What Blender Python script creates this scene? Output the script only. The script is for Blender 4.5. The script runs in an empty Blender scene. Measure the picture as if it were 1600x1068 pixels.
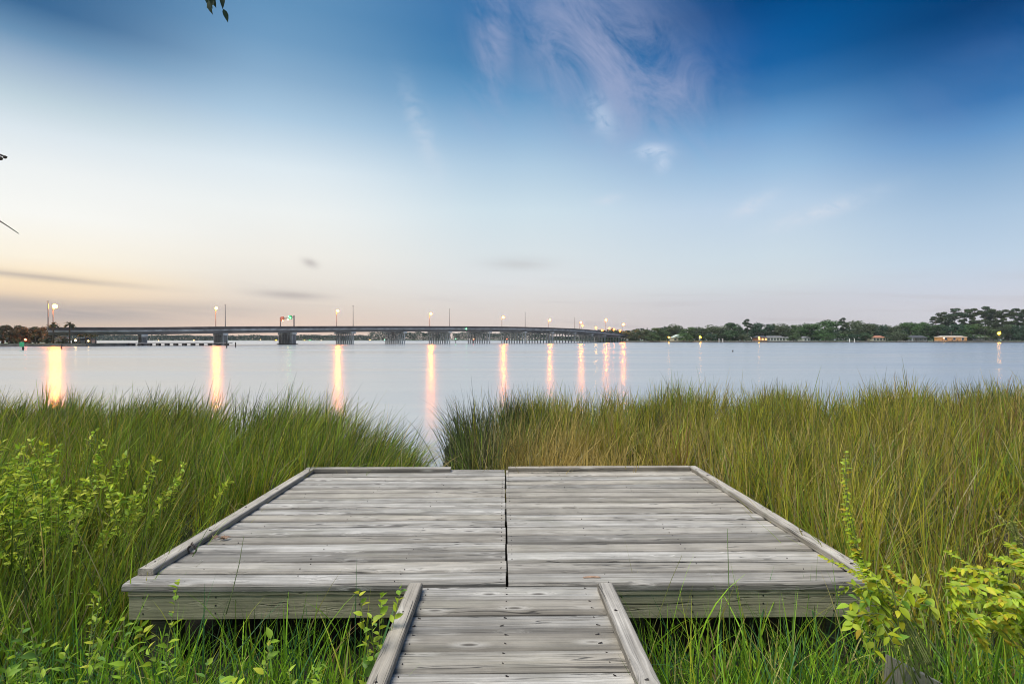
import bpy, math, random
import numpy as np
from mathutils import Vector, Matrix

SC = bpy.context.scene
COL = SC.collection
R = math.radians
rng = np.random.default_rng(7)
random.seed(7)

# ------------------------------------------------------------------ camera
EYE = 2.0                      # eye height above the water, metres
cam = bpy.data.cameras.new("camera")
cam.lens = 18.0; cam.sensor_width = 36.0
cam.clip_start = 0.05; cam.clip_end = 30000
cam_o = bpy.data.objects.new("camera", cam); COL.objects.link(cam_o)
cam_o.location = (0, 0, EYE)
cam_o.rotation_euler = (R(90 - 0.29), 0, 0)
SC.camera = cam_o

# ------------------------------------------------------------------ render look
SC.view_settings.view_transform = 'Standard'
SC.view_settings.look = 'None'
SC.view_settings.exposure = 0.0
SC.view_settings.gamma = 1.0
SC.render.engine = 'CYCLES'
SC.cycles.use_denoising = True
SC.cycles.filter_width = 1.0
SC.cycles.volume_bounces = 1
SC.cycles.max_bounces = 8
SC.cycles.transparent_max_bounces = 8
SC.cycles.sample_clamp_indirect = 4.0

def lin(c):
    out = []
    for v in c[:3]:
        v = v / 255.0
        out.append(v / 12.92 if v <= 0.04045 else ((v + 0.055) / 1.055) ** 2.4)
    return (out[0], out[1], out[2], 1.0)

# ------------------------------------------------------------------ world: dusk sky
SUN_EL, SUN_AZ = 64.0, -120.0    # added wide fill light, high and to the left behind the eye
world = bpy.data.worlds.new("World"); SC.world = world
world.use_nodes = True
wt = world.node_tree; wt.nodes.clear()
def wn(t, **k):
    n = wt.nodes.new(t)
    for a, b in k.items(): setattr(n, a, b)
    return n
def wmath(op, a, b=None, c=None, clamp=False):
    n = wn('ShaderNodeMath', operation=op, use_clamp=clamp)
    for i, v in enumerate((a, b, c)):
        if v is None: continue
        if isinstance(v, (int, float)): n.inputs[i].default_value = v
        else: wt.links.new(v, n.inputs[i])
    return n.outputs[0]
def wmix(fac, a, b, mode='MIX'):
    n = wn('ShaderNodeMix', data_type='RGBA', blend_type=mode)
    for i, v in ((0, fac), (6, a), (7, b)):
        if isinstance(v, (int, float)): n.inputs[i].default_value = v
        elif isinstance(v, tuple): n.inputs[i].default_value = v
        else: wt.links.new(v, n.inputs[i])
    return n.outputs[2]
tc = wn('ShaderNodeTexCoord')
sep = wn('ShaderNodeSeparateXYZ'); wt.links.new(tc.outputs['Generated'], sep.inputs[0])
dx, dy, dz = sep.outputs
hor = wmath('SQRT', wmath('ADD', wmath('MULTIPLY', dx, dx), wmath('ADD', wmath('MULTIPLY', dy, dy), 1e-6)))
u = wmath('DIVIDE', dx, hor)                                  # sine of the azimuth
el = wmath('ARCTAN2', dz, hor)                                # elevation, radians
az = wmath('ARCTAN2', dx, dy)                                 # azimuth from +Y
ELMAX = 90.0
elf = wmath('DIVIDE', wmath('MAXIMUM', el, 0.0), R(40.0), clamp=True)
SKY = [
 (30,  [(0,(60,106,150)),(50,(108,147,182)),(90,(152,178,203)),(150,(192,211,222)),(200,(220,231,238)),(260,(239,243,243)),(330,(249,249,244)),(400,(252,243,224)),(432,(252,230,196)),(460,(242,217,186)),(485,(214,196,180)),(518,(212,186,164))]),
 (430, [(0,(98,146,187)),(60,(112,156,194)),(120,(139,175,206)),(180,(172,201,224)),(260,(222,234,241)),(330,(238,242,241)),(400,(240,237,229)),(450,(231,224,214)),(485,(226,211,197)),(518,(228,200,182))]),
 (800, [(0,(50,112,168)),(60,(52,117,171)),(100,(62,126,177)),(150,(97,151,196)),(210,(144,182,215)),(260,(176,204,226)),(330,(206,224,234)),(400,(217,226,230)),(440,(221,224,226)),(480,(219,213,209)),(518,(217,202,194))]),
 (1200,[(0,(0,72,134)),(60,(2,88,155)),(100,(18,97,162)),(150,(62,123,179)),(200,(112,161,207)),(260,(154,190,222)),(320,(188,210,231)),(400,(204,219,229)),(440,(209,218,224)),(470,(205,206,212)),(518,(202,197,201))]),
 (1560,[(0,(0,62,118)),(50,(0,76,137)),(90,(28,95,156)),(150,(57,117,176)),(200,(100,150,200)),(260,(140,176,211)),(330,(172,198,223)),(400,(191,210,228)),(450,(202,209,222)),(475,(206,207,216)),(518,(203,201,207))]),
]
ramps = []
for px, stops in SKY:
    t = (px - 800) / 800.0; ca = math.cos(math.atan(t))
    rp = wn('ShaderNodeValToRGB'); rp.color_ramp.interpolation = 'EASE' if False else 'LINEAR'
    pts = sorted((math.degrees(math.atan((530 - y) / 800.0 * ca)) / 40.0, c) for y, c in stops)
    e = rp.color_ramp.elements
    e[0].position, e[0].color = pts[0][0], lin(pts[0][1])
    e[1].position, e[1].color = pts[-1][0], lin(pts[-1][1])
    for p, c in pts[1:-1]:
        k = e.new(p); k.color = lin(c)
    wt.links.new(elf, rp.inputs[0])
    ramps.append((math.sin(math.atan(t)), rp.outputs[0]))
sky = ramps[0][1]
for (u0, _), (u1, c1) in zip(ramps[:-1], ramps[1:]):
    f = wn('ShaderNodeMapRange', interpolation_type='SMOOTHSTEP', clamp=True)
    wt.links.new(u, f.inputs[0]); f.inputs[1].default_value = u0; f.inputs[2].default_value = u1
    sky = wmix(f.outputs[0], sky, c1)
# cirrus: noise on a flat cloud layer, kept to the places where the wisps hang
def px_dir(px, py):
    t = (px - 800) / 800.0
    return math.atan(t), math.atan((530 - py) / 800.0 * math.cos(math.atan(t)))
def blob(px, py, rx, ry, rot=0.0):
    a0, e0 = px_dir(px, py)
    da = wmath('SUBTRACT', az, a0); de = wmath('SUBTRACT', el, e0)
    c, s = math.cos(R(rot)), math.sin(R(rot))
    p = wmath('ADD', wmath('MULTIPLY', da, c), wmath('MULTIPLY', de, s))
    q = wmath('SUBTRACT', wmath('MULTIPLY', de, c), wmath('MULTIPLY', da, s))
    p = wmath('DIVIDE', p, R(rx)); q = wmath('DIVIDE', q, R(ry))
    r2 = wmath('ADD', wmath('MULTIPLY', p, p), wmath('MULTIPLY', q, q))
    return wmath('EXPONENT', wmath('MULTIPLY', r2, -1.0))
def vec(x, y, z):
    n = wn('ShaderNodeCombineXYZ')
    for i, v in enumerate((x, y, z)):
        if isinstance(v, (int, float)): n.inputs[i].default_value = v
        else: wt.links.new(v, n.inputs[i])
    return n.outputs[0]
def wnoise(v, scale, detail=5.0, rough=0.55, dist=0.0):
    n = wn('ShaderNodeTexNoise'); wt.links.new(v, n.inputs['Vector'])
    n.inputs['Scale'].default_value = scale; n.inputs['Detail'].default_value = detail
    n.inputs['Roughness'].default_value = rough; n.inputs['Distortion'].default_value = dist
    return n.outputs[0]
def wrange(v, a, b, lo=0.0, hi=1.0, smooth=True):
    n = wn('ShaderNodeMapRange', interpolation_type='SMOOTHSTEP' if smooth else 'LINEAR', clamp=True)
    wt.links.new(v, n.inputs[0])
    for i, k in enumerate((a, b, lo, hi)): n.inputs[i + 1].default_value = k
    return n.outputs[0]
zc = wmath('MAXIMUM', dz, 0.04)
lay = vec(wmath('DIVIDE', dx, zc), wmath('DIVIDE', dy, zc), 3.1)
angv = vec(az, el, 0.7)
# broad pinkish veil at the top, slanting down to the right
vc, vs_ = math.cos(R(-42)), math.sin(R(-42))
vp = wmath('ADD', wmath('MULTIPLY', az, vc), wmath('MULTIPLY', el, vs_)); vq = wmath('SUBTRACT', wmath('MULTIPLY', el, vc), wmath('MULTIPLY', az, vs_))
n1 = wnoise(vec(wmath('MULTIPLY', vp, 5.0), wmath('MULTIPLY', vq, 11.0), 1.3), 1.0, 9.0, 0.66, 0.8)
veil = wmath('MAXIMUM', blob(940, 95, 12.0, 6.0, -38), wmath('MULTIPLY', blob(770, 60, 2.6, 6.5, -6), 0.9))
veil = wmath('MAXIMUM', veil, wmath('MULTIPLY', blob(1035, 140, 6.0, 3.6, -24), 0.9))
m1 = wmath('MULTIPLY', veil, wrange(n1, 0.25, 0.62))
sky = wmix(wmath('MULTIPLY', m1, 0.7), sky, lin((170, 177, 208)))
veil2 = blob(1520, 130, 7.5, 3.5, 18)
sky = wmix(wmath('MULTIPLY', wmath('MULTIPLY', veil2, wrange(n1, 0.25, 0.8)), 0.22), sky, lin((112, 140, 190)))
# small bright wisps
n2 = wnoise(vec(wmath('MULTIPLY', az, 1.0), wmath('MULTIPLY', el, 1.6), 2.2), 22.0, 6.0, 0.6, 1.2)
w = wmath('MAXIMUM', blob(1022, 238, 1.7, 0.75, -8), wmath('MULTIPLY', blob(1035, 255, 0.8, 0.9), 0.7))
w = wmath('MAXIMUM', w, wmath('MULTIPLY', blob(940, 185, 1.2, 2.0, 30), 0.6))
sky = wmix(wmath('MULTIPLY', wmath('MULTIPLY', w, wrange(n2, 0.26, 0.56)), 0.95), sky, lin((196, 212, 234)))
w = wmath('MAXIMUM', blob(1280, 332, 4.2, 0.7, 14), wmath('MULTIPLY', blob(1175, 322, 2.0, 0.7, 24), 0.9))
w = wmath('MAXIMUM', w, wmath('MULTIPLY', blob(950, 312, 1.4, 0.5, 4), 0.8))
w = wmath('MAXIMUM', w, wmath('MULTIPLY', blob(660, 210, 1.1, 4.2, 24), 0.55))
sky = wmix(wmath('MULTIPLY', wmath('MULTIPLY', w, wrange(n2, 0.26, 0.62)), 0.6), sky, lin((215, 222, 234)))
# grey streaks low over the horizon, strongest on the left
n3 = wnoise(vec(wmath('MULTIPLY', az, 2.2), wmath('MULTIPLY', wmath('ADD', el, wmath('MULTIPLY', az, 0.05)), 30.0), 5.0), 1.6, 5.0, 0.55, 0.4)
st = wmath('MAXIMUM', blob(160, 488, 11.0, 0.85, 2), wmath('MULTIPLY', blob(60, 432, 7.0, 0.32, -3), 0.75))
st = wmath('MAXIMUM', st, wmath('MULTIPLY', blob(455, 461, 3.4, 0.42, -2), 0.7))
st = wmath('MAXIMUM', st, wmath('MULTIPLY', blob(30, 478, 6.0, 0.8, -3), 0.9))
st = wmath('MAXIMUM', st, wmath('MULTIPLY', blob(485, 411, 0.75, 0.42, -18), 0.75))
st = wmath('MAXIMUM', st, wmath('MULTIPLY', blob(810, 412, 3.5, 0.7, 0), 0.35))
st = wmath('MULTIPLY', st, wrange(n3, 0.2, 0.55, 0.3, 1.0))
sky = wmix(wmath('MULTIPLY', st, 0.85), sky, lin((170, 163, 163)))
n3b = wrange(n3, 0.48, 0.72)
low = wmath('MULTIPLY', n3b, wrange(el, R(1.0), R(8.5), 1.0, 0.0))
sky = wmix(wmath('MULTIPLY', wmath('MULTIPLY', low, wrange(u, -0.65, 0.2, 0.35, 1.0)), 0.36), sky, lin((184, 176, 180)))
bg1 = wn('ShaderNodeBackground'); wt.links.new(sky, bg1.inputs[0]); bg1.inputs[1].default_value = 1.0
nish = wn('ShaderNodeTexSky', sky_type='NISHITA'); nish.sun_disc = False
nish.sun_elevation = R(SUN_EL); nish.sun_rotation = R(SUN_AZ)
bg2 = wn('ShaderNodeBackground'); wt.links.new(nish.outputs[0], bg2.inputs[0])
# fill brightness added overhead, out of view above the twilight bands
hi = wrange(el, R(38), R(62))
wt.links.new(wmath('MULTIPLY', hi, 0.12), bg2.inputs[1])
addb = wn('ShaderNodeAddShader'); wt.links.new(bg1.outputs[0], addb.inputs[0]); wt.links.new(bg2.outputs[0], addb.inputs[1])
wo = wn('ShaderNodeOutputWorld'); wt.links.new(addb.outputs[0], wo.inputs[0])

sl = bpy.data.lights.new("fill_sun", 'SUN'); sl.energy = 4.2; sl.angle = R(38); sl.color = (1.0, 0.94, 0.84)  # soft fill added to brighten the deck and plants at dusk
so = bpy.data.objects.new("fill_sun", sl); COL.objects.link(so)
sd = Vector((math.sin(R(SUN_AZ)) * math.cos(R(SUN_EL)), math.cos(R(SUN_AZ)) * math.cos(R(SUN_EL)), math.sin(R(SUN_EL))))
so.rotation_euler = sd.to_track_quat('Z', 'Y').to_euler()

# ------------------------------------------------------------------ materials
def new_mat(name):
    m = bpy.data.materials.new(name); m.use_nodes = True
    nt = m.node_tree; b = nt.nodes['Principled BSDF']
    return m, nt, b
def nd(nt, t, **k):
    n = nt.nodes.new(t)
    for a, b in k.items(): setattr(n, a, b)
    return n
def setin(nt, n, i, v):
    if isinstance(v, (int, float, tuple)): n.inputs[i].default_value = v
    else: nt.links.new(v, n.inputs[i])
def mth(nt, op, a, b=None, clamp=False):
    n = nd(nt, 'ShaderNodeMath', operation=op, use_clamp=clamp); setin(nt, n, 0, a)
    if b is not None: setin(nt, n, 1, b)
    return n.outputs[0]
def mx(nt, f, a, b, mode='MIX'):
    n = nd(nt, 'ShaderNodeMix', data_type='RGBA', blend_type=mode)
    setin(nt, n, 0, f); setin(nt, n, 6, a); setin(nt, n, 7, b)
    return n.outputs[2]
def noise(nt, v, scale, detail=4.0, rough=0.55, dist=0.0):
    n = nd(nt, 'ShaderNodeTexNoise')
    if v is not None: nt.links.new(v, n.inputs['Vector'])
    n.inputs['Scale'].default_value = scale; n.inputs['Detail'].default_value = detail
    n.inputs['Roughness'].default_value = rough; n.inputs['Distortion'].default_value = dist
    return n.outputs[0]
def rngn(nt, v, a, b, lo=0.0, hi=1.0):
    n = nd(nt, 'ShaderNodeMapRange', interpolation_type='SMOOTHSTEP', clamp=True)
    setin(nt, n, 0, v)
    for i, k in enumerate((a, b, lo, hi)): n.inputs[i + 1].default_value = k
    return n.outputs[0]
def mapping(nt, v, scale=(1, 1, 1), loc=None):
    n = nd(nt, 'ShaderNodeMapping'); nt.links.new(v, n.inputs[0]); n.inputs['Scale'].default_value = scale
    if loc is not None: setin(nt, n, 1, loc)
    return n.outputs[0]

def simple(name, col, rough=0.75, var=0.25, scale=1.5, metallic=0.0):
    m, nt, b = new_mat(name)
    t = nd(nt, 'ShaderNodeTexCoord')
    n = noise(nt, t.outputs['Object'], scale, 5.0, 0.6)
    lo = tuple(c * (1 - var) for c in col[:3]) + (1,); hi_ = tuple(min(1, c * (1 + var)) for c in col[:3]) + (1,)
    nt.links.new(mx(nt, rngn(nt, n, 0.3, 0.7), lo, hi_), b.inputs['Base Color'])
    b.inputs['Roughness'].default_value = rough; b.inputs['Metallic'].default_value = metallic
    return m
def emit(name, col, strength):
    m, nt, b = new_mat(name)
    b.inputs['Base Color'].default_value = (*col, 1)
    b.inputs['Emission Color'].default_value = (*col, 1)
    b.inputs['Emission Strength'].default_value = strength
    return m
def foliage(name, trans=0.35, rough=0.6, spec=0.25):
    m, nt, b = new_mat(name)
    a = nd(nt, 'ShaderNodeAttribute', attribute_name='Col')
    nt.links.new(a.outputs['Color'], b.inputs['Base Color'])
    b.inputs['Roughness'].default_value = rough
    b.inputs['Specular IOR Level'].default_value = spec
    tr = nd(nt, 'ShaderNodeBsdfTranslucent'); nt.links.new(a.outputs['Color'], tr.inputs[0])
    ms = nd(nt, 'ShaderNodeMixShader'); ms.inputs[0].default_value = trans
    nt.links.new(b.outputs[0], ms.inputs[1]); nt.links.new(tr.outputs[0], ms.inputs[2])
    nt.links.new(ms.outputs[0], nt.nodes['Material Output'].inputs[0])
    return m
def wood(name, base, tint, dark, knots=True, green=0.0):
    # weathered boards: grain runs along local X; 'Col' holds random numbers per board
    m, nt, b = new_mat(name)
    a = nd(nt, 'ShaderNodeAttribute', attribute_name='Col')
    s = nd(nt, 'ShaderNodeSeparateColor'); nt.links.new(a.outputs['Color'], s.inputs[0])
    r1, r2, r3 = s.outputs
    t = nd(nt, 'ShaderNodeTexCoord')
    off = nd(nt, 'ShaderNodeCombineXYZ')
    setin(nt, off, 0, mth(nt, 'MULTIPLY', r1, 37.0)); setin(nt, off, 1, mth(nt, 'MULTIPLY', r2, 53.0)); setin(nt, off, 2, mth(nt, 'MULTIPLY', r3, 11.0))
    va = nd(nt, 'ShaderNodeVectorMath', operation='ADD'); nt.links.new(t.outputs['Object'], va.inputs[0]); nt.links.new(off.outputs[0], va.inputs[1])
    p = va.outputs[0]
    # knots: sparse cells that bend the grain
    vk = nd(nt, 'ShaderNodeTexVoronoi'); nt.links.new(mapping(nt, p, (3.2, 13.0, 13.0)), vk.inputs['Vector']); vk.inputs['Scale'].default_value = 1.0
    kd = vk.outputs['Distance']
    kn = rngn(nt, kd, 0.05, 0.17, 1.0, 0.0)
    halo = rngn(nt, kd, 0.08, 0.40, 1.0, 0.0)
    warp = nd(nt, 'ShaderNodeVectorMath', operation='ADD')
    w3 = nd(nt, 'ShaderNodeCombineXYZ'); setin(nt, w3, 1, mth(nt, 'MULTIPLY', halo, 0.025))
    nt.links.new(p, warp.inputs[0]); nt.links.new(w3.outputs[0], warp.inputs[1])
    pw = warp.outputs[0]
    g1 = noise(nt, mapping(nt, pw, (1.1, 60.0, 60.0)), 1.0, 8.0, 0.68, 0.15)
    g2 = noise(nt, mapping(nt, pw, (2.2, 170.0, 170.0)), 1.0, 3.0, 0.6)
    broad = noise(nt, mapping(nt, p, (0.7, 9.0, 9.0)), 1.0, 5.0, 0.6)
    blot = noise(nt, mapping(nt, t.outputs['Object'], (1.6, 2.2, 1.0)), 1.4, 6.0, 0.65)
    col = mx(nt, rngn(nt, g1, 0.30, 0.66), dark, base)
    col = mx(nt, mth(nt, 'MULTIPLY', rngn(nt, broad, 0.42, 0.7), 0.6), col, tint)
    col = mx(nt, mth(nt, 'MULTIPLY', rngn(nt, r2, 0.35, 1.0), 0.75), col, tint)
    col = mx(nt, rngn(nt, g2, 0.48, 0.75, 0.0, 0.55), col, tuple(c * 0.4 for c in dark[:3]) + (1,))
    # whole board lighter or darker, and damp patches
    k = mth(nt, 'MULTIPLY', mth(nt, 'ADD', mth(nt, 'MULTIPLY', r1, 0.66), 0.64), rngn(nt, blot, 0.32, 0.68, 0.78, 1.12))
    kk = nd(nt, 'ShaderNodeCombineXYZ')
    for i in range(3): setin(nt, kk, i, k)
    col = mx(nt, 1.0, col, kk.outputs[0], 'MULTIPLY')
    # brown and greenish grime in patches
    gr = noise(nt, mapping(nt, t.outputs['Object'], (1.0, 2.6, 2.0), (7.0, 3.0, 0.0)), 1.3, 6.0, 0.65, 0.5)
    col = mx(nt, rngn(nt, gr, 0.5, 0.72, 0.0, 0.5), col, (0.25, 0.235, 0.175, 1))
    # long drying cracks
    ck = noise(nt, mapping(nt, p, (0.8, 24.0, 24.0)), 1.0, 2.0, 0.5, 0.6)
    crack = mth(nt, 'MULTIPLY', rngn(nt, mth(nt, 'ABSOLUTE', mth(nt, 'SUBTRACT', ck, 0.5)), 0.0, 0.014, 1.0, 0.0), rngn(nt, broad, 0.46, 0.56))
    col = mx(nt, mth(nt, 'MULTIPLY', crack, 0.8), col, (0.035, 0.032, 0.03, 1))
    # dark board edges: gap shade put into the colour, with some edge dirt
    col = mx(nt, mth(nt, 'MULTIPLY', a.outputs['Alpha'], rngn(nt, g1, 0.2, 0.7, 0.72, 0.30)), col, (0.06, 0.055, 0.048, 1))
    if knots:
        ksel = rngn(nt, vk.outputs['Color'], 0.48, 0.54)
        kk2 = mth(nt, 'MULTIPLY', kn, ksel)
        light = mth(nt, 'MULTIPLY', mth(nt, 'MULTIPLY', mth(nt, 'SUBTRACT', halo, kn, clamp=True), ksel), 0.28)
        col = mx(nt, light, col, tuple(min(0.9, c * 1.55) for c in base[:3]) + (1,))
        col = mx(nt, mth(nt, 'MULTIPLY', kk2, 0.75), col, (0.06, 0.05, 0.042, 1))
    if green:
        gm = noise(nt, mapping(nt, t.outputs['Object'], (1.2, 1.2, 3.0)), 1.2, 4.0)
        col = mx(nt, mth(nt, 'MULTIPLY', rngn(nt, gm, 0.35, 0.65), green), col, (0.165, 0.18, 0.095, 1))
    nt.links.new(col, b.inputs['Base Color'])
    b.inputs['Roughness'].default_value = 0.72
    b.inputs['Specular IOR Level'].default_value = 0.35
    bp = nd(nt, 'ShaderNodeBump'); bp.inputs['Strength'].default_value = 0.8; bp.inputs['Distance'].default_value = 0.005
    hgt = mth(nt, 'SUBTRACT', mth(nt, 'ADD', g1, mth(nt, 'MULTIPLY', g2, 0.5)), mth(nt, 'MULTIPLY', crack, 1.5))
    nt.links.new(hgt, bp.inputs['Height']); nt.links.new(bp.outputs[0], b.inputs['Normal'])
    return m

M_DECK = wood('weathered_decking', (0.50, 0.475, 0.425, 1), (0.345, 0.305, 0.24, 1), (0.225, 0.208, 0.178, 1))
M_RAIL = wood('weathered_rail', (0.62, 0.575, 0.50, 1), (0.48, 0.42, 0.33, 1), (0.30, 0.275, 0.235, 1))
M_FASCIA = wood('mossy_fascia', (0.40, 0.37, 0.25, 1), (0.31, 0.275, 0.175, 1), (0.19, 0.175, 0.115, 1), green=0.4)
M_POST = wood('dark_post', (0.20, 0.17, 0.12, 1), (0.14, 0.12, 0.09, 1), (0.09, 0.08, 0.06, 1))
M_NAIL = simple('rusty_nail', (0.035, 0.028, 0.024), 0.6)
M_IRON = simple('rusted_iron', (0.12, 0.10, 0.09), 0.55, 0.3, 30.0, 0.6)
M_GRASS = foliage('rush_blades', 0.38, 0.55, 0.3)
M_LEAF = foliage('soft_leaves', 0.42, 0.5, 0.35)
M_TREE = foliage('tree_leaves', 0.25, 0.7, 0.15)
M_BARK = simple('bark', (0.11, 0.085, 0.065), 0.9, 0.4, 4.0)
M_STEM = simple('plant_stem', (0.20, 0.24, 0.07), 0.7, 0.3, 20.0)
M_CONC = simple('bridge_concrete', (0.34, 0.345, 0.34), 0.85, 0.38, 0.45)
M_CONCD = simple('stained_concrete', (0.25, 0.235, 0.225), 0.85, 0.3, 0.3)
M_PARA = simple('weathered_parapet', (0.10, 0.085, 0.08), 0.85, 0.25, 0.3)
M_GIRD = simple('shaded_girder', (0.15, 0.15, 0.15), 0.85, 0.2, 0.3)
M_STEEL = simple('galvanised_pole', (0.22, 0.20, 0.19), 0.5, 0.15, 2.0, 0.4)
M_DARKW = simple('dark_piling', (0.07, 0.06, 0.05), 0.85, 0.4, 1.5)
M_WHITE = simple('white_paint', (0.72, 0.70, 0.66), 0.6, 0.1, 1.0)
M_ROOFG = simple('grey_shingles', (0.17, 0.17, 0.175), 0.85, 0.25, 2.0)
M_ROOFD = simple('dark_shingles', (0.06, 0.065, 0.075), 0.85, 0.25, 2.0)
M_ROOFP = simple('pale_green_roof', (0.45, 0.55, 0.48), 0.7, 0.12, 1.0)
M_CREAM = simple('cream_siding', (0.62, 0.56, 0.46), 0.75, 0.1, 1.5)
M_LAMPLIT = simple('lamplit_boards', (0.62, 0.30, 0.11), 0.75, 0.18, 1.2)  # tan timber with warm lamplight put into the wall colour
M_BRICK = simple('red_brick', (0.36, 0.16, 0.10), 0.85, 0.2, 2.0)
M_GLASS = simple('dark_window', (0.05, 0.06, 0.07), 0.15, 0.1)
M_LITWIN = emit('lit_window', (1.0, 0.55, 0.2), 1.3)
M_SODIUM = emit('sodium_lamp', (1.0, 0.22, 0.004), 640.0)
M_SODIUM2 = emit('small_sodium_lamp', (1.0, 0.42, 0.012), 55.0)
M_DEEP = emit('deep_orange_lamp', (1.0, 0.22, 0.006), 60.0)
M_WARM = emit('porch_lamp', (1.0, 0.62, 0.2), 14.0)
M_GREENL = emit('green_lamp', (0.15, 1.0, 0.35), 10.0)
M_REDL = emit('red_lamp', (1.0, 0.12, 0.05), 20.0)
M_GREENP = simple('green_daymark', (0.02, 0.33, 0.13), 0.5, 0.1)
M_REDP = simple('red_sign', (0.42, 0.10, 0.05), 0.5, 0.15)
M_REDD = simple('orange_daymark', (0.75, 0.13, 0.03), 0.5, 0.1)
M_SEAWALL = simple('seawall', (0.10, 0.095, 0.085), 0.9, 0.4, 0.6)
M_LEAFDRY = simple('dry_leaf', (0.34, 0.22, 0.15), 0.8, 0.35, 40.0)

# ------------------------------------------------------------------ mesh helpers
class MB:
    def __init__(s): s.v, s.f, s.m, s.c = [], [], [], []
    def add(s, vs, fs, mi=0, col=(0.5, 0.5, 0.5)):
        o = len(s.v); s.v += [tuple(p) for p in vs]
        s.f += [tuple(o + i for i in f) for f in fs]; s.m += [mi] * len(fs)
        s.c += [col] * len(vs)
    def box(s, c, size, mi=0, rz=0.0, col=(0.5, 0.5, 0.5)):
        hx, hy, hz = size[0] / 2, size[1] / 2, size[2] / 2
        cr, sr = math.cos(rz), math.sin(rz)
        vs = []
        for z in (-hz, hz):
            for x, y in ((-hx, -hy), (hx, -hy), (hx, hy), (-hx, hy)):
                vs.append((c[0] + x * cr - y * sr, c[1] + x * sr + y * cr, c[2] + z))
        s.add(vs, [(3, 2, 1, 0), (4, 5, 6, 7), (0, 1, 5, 4), (1, 2, 6, 5), (2, 3, 7, 6), (3, 0, 4, 7)], mi, col)
    def tube(s, pts, rad, n=8, mi=0, cap=True, col=(0.5, 0.5, 0.5)):
        pts = [Vector(p) for p in pts]
        if isinstance(rad, (int, float)): rad = [rad] * len(pts)
        vs, fs = [], []
        ref = None
        for i, p in enumerate(pts):
            d = (pts[min(i + 1, len(pts) - 1)] - pts[max(i - 1, 0)]).normalized()
            if ref is None: ref = Vector((0, 0, 1)) if abs(d.z) < 0.9 else Vector((1, 0, 0))
            a = d.cross(ref).normalized(); b = d.cross(a).normalized(); ref = -b if False else ref
            for k in range(n):
                t = 2 * math.pi * k / n
                vs.append(p + a * (rad[i] * math.cos(t)) + b * (rad[i] * math.sin(t)))
        for i in range(len(pts) - 1):
            for k in range(n):
                k2 = (k + 1) % n
                fs.append((i * n + k, i * n + k2, (i + 1) * n + k2, (i + 1) * n + k))
        if cap:
            fs.append(tuple(range(n - 1, -1, -1))); fs.append(tuple((len(pts) - 1) * n + k for k in range(n)))
        s.add(vs, fs, mi, col)
    def ball(s, c, r, mi=0, nu=10, nv=6, sz=1.0, col=(0.5, 0.5, 0.5)):
        vs, fs = [(c[0], c[1], c[2] - r * sz)], []
        for i in range(1, nv):
            t = math.pi * i / nv
            for k in range(nu):
                p = 2 * math.pi * k / nu
                vs.append((c[0] + r * math.sin(t) * math.cos(p), c[1] + r * math.sin(t) * math.sin(p), c[2] - r * sz * math.cos(t)))
        vs.append((c[0], c[1], c[2] + r * sz)); top = len(vs) - 1
        for k in range(nu): fs.append((0, 1 + (k + 1) % nu, 1 + k)); fs.append((top, 1 + (nv - 2) * nu + k, 1 + (nv - 2) * nu + (k + 1) % nu))
        for i in range(nv - 2):
            for k in range(nu):
                a, b2 = 1 + i * nu + k, 1 + i * nu + (k + 1) % nu
                fs.append((a, b2, b2 + nu, a + nu))
        s.add(vs, fs, mi, col)
    def board(s, x0, x1, y, w, ztop, t, mi=0, col=(0.5, 0.5, 0.5), ang=0.0, cup=0.0, cham=0.006, seg=6, wob=0.002):
        # one weathered board along X: rounded worn edges, slight warp; the 4th colour number darkens edges for gap shade and wear
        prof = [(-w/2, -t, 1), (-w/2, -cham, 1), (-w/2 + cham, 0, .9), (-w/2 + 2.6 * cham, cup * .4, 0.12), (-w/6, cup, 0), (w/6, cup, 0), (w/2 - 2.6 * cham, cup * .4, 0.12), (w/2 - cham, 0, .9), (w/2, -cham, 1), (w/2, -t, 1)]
        n = len(prof); vs, fs, cs = [], [], []
        ph = random.uniform(0, 6.28)
        for i in range(seg + 1):
            x = x0 + (x1 - x0) * i / seg
            dz = wob * math.sin(ph + 2.2 * x); dyy = wob * 0.8 * math.sin(ph * 1.7 + 1.6 * x)
            for (py, pz, e) in prof:
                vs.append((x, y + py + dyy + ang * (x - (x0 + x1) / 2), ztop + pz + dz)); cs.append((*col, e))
        for i in range(seg):
            for k in range(n):
                k2 = (k + 1) % n
                fs.append((i * n + k, (i + 1) * n + k, (i + 1) * n + k2, i * n + k2))
        fs.append(tuple(range(n))); fs.append(tuple(seg * n + k for k in range(n - 1, -1, -1)))
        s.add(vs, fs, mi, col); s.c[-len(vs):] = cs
    def build(s, name, mats, parent=None, smooth=False):
        me = bpy.data.meshes.new(name); me.from_pydata(s.v, [], s.f); me.update()
        for m in (mats if isinstance(mats, (list, tuple)) else [mats]): me.materials.append(m)
        if s.m: me.polygons.foreach_set('material_index', s.m)
        if smooth: me.polygons.foreach_set('use_smooth', [True] * len(s.f))
        a = me.color_attributes.new('Col', 'FLOAT_COLOR', 'POINT')
        buf = np.array([(*c, 0.0) if len(c) == 3 else c for c in s.c], np.float32)
        a.data.foreach_set('color', buf.ravel())
        o = bpy.data.objects.new(name, me); COL.objects.link(o)
        if parent: o.parent = parent
        return o

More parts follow.
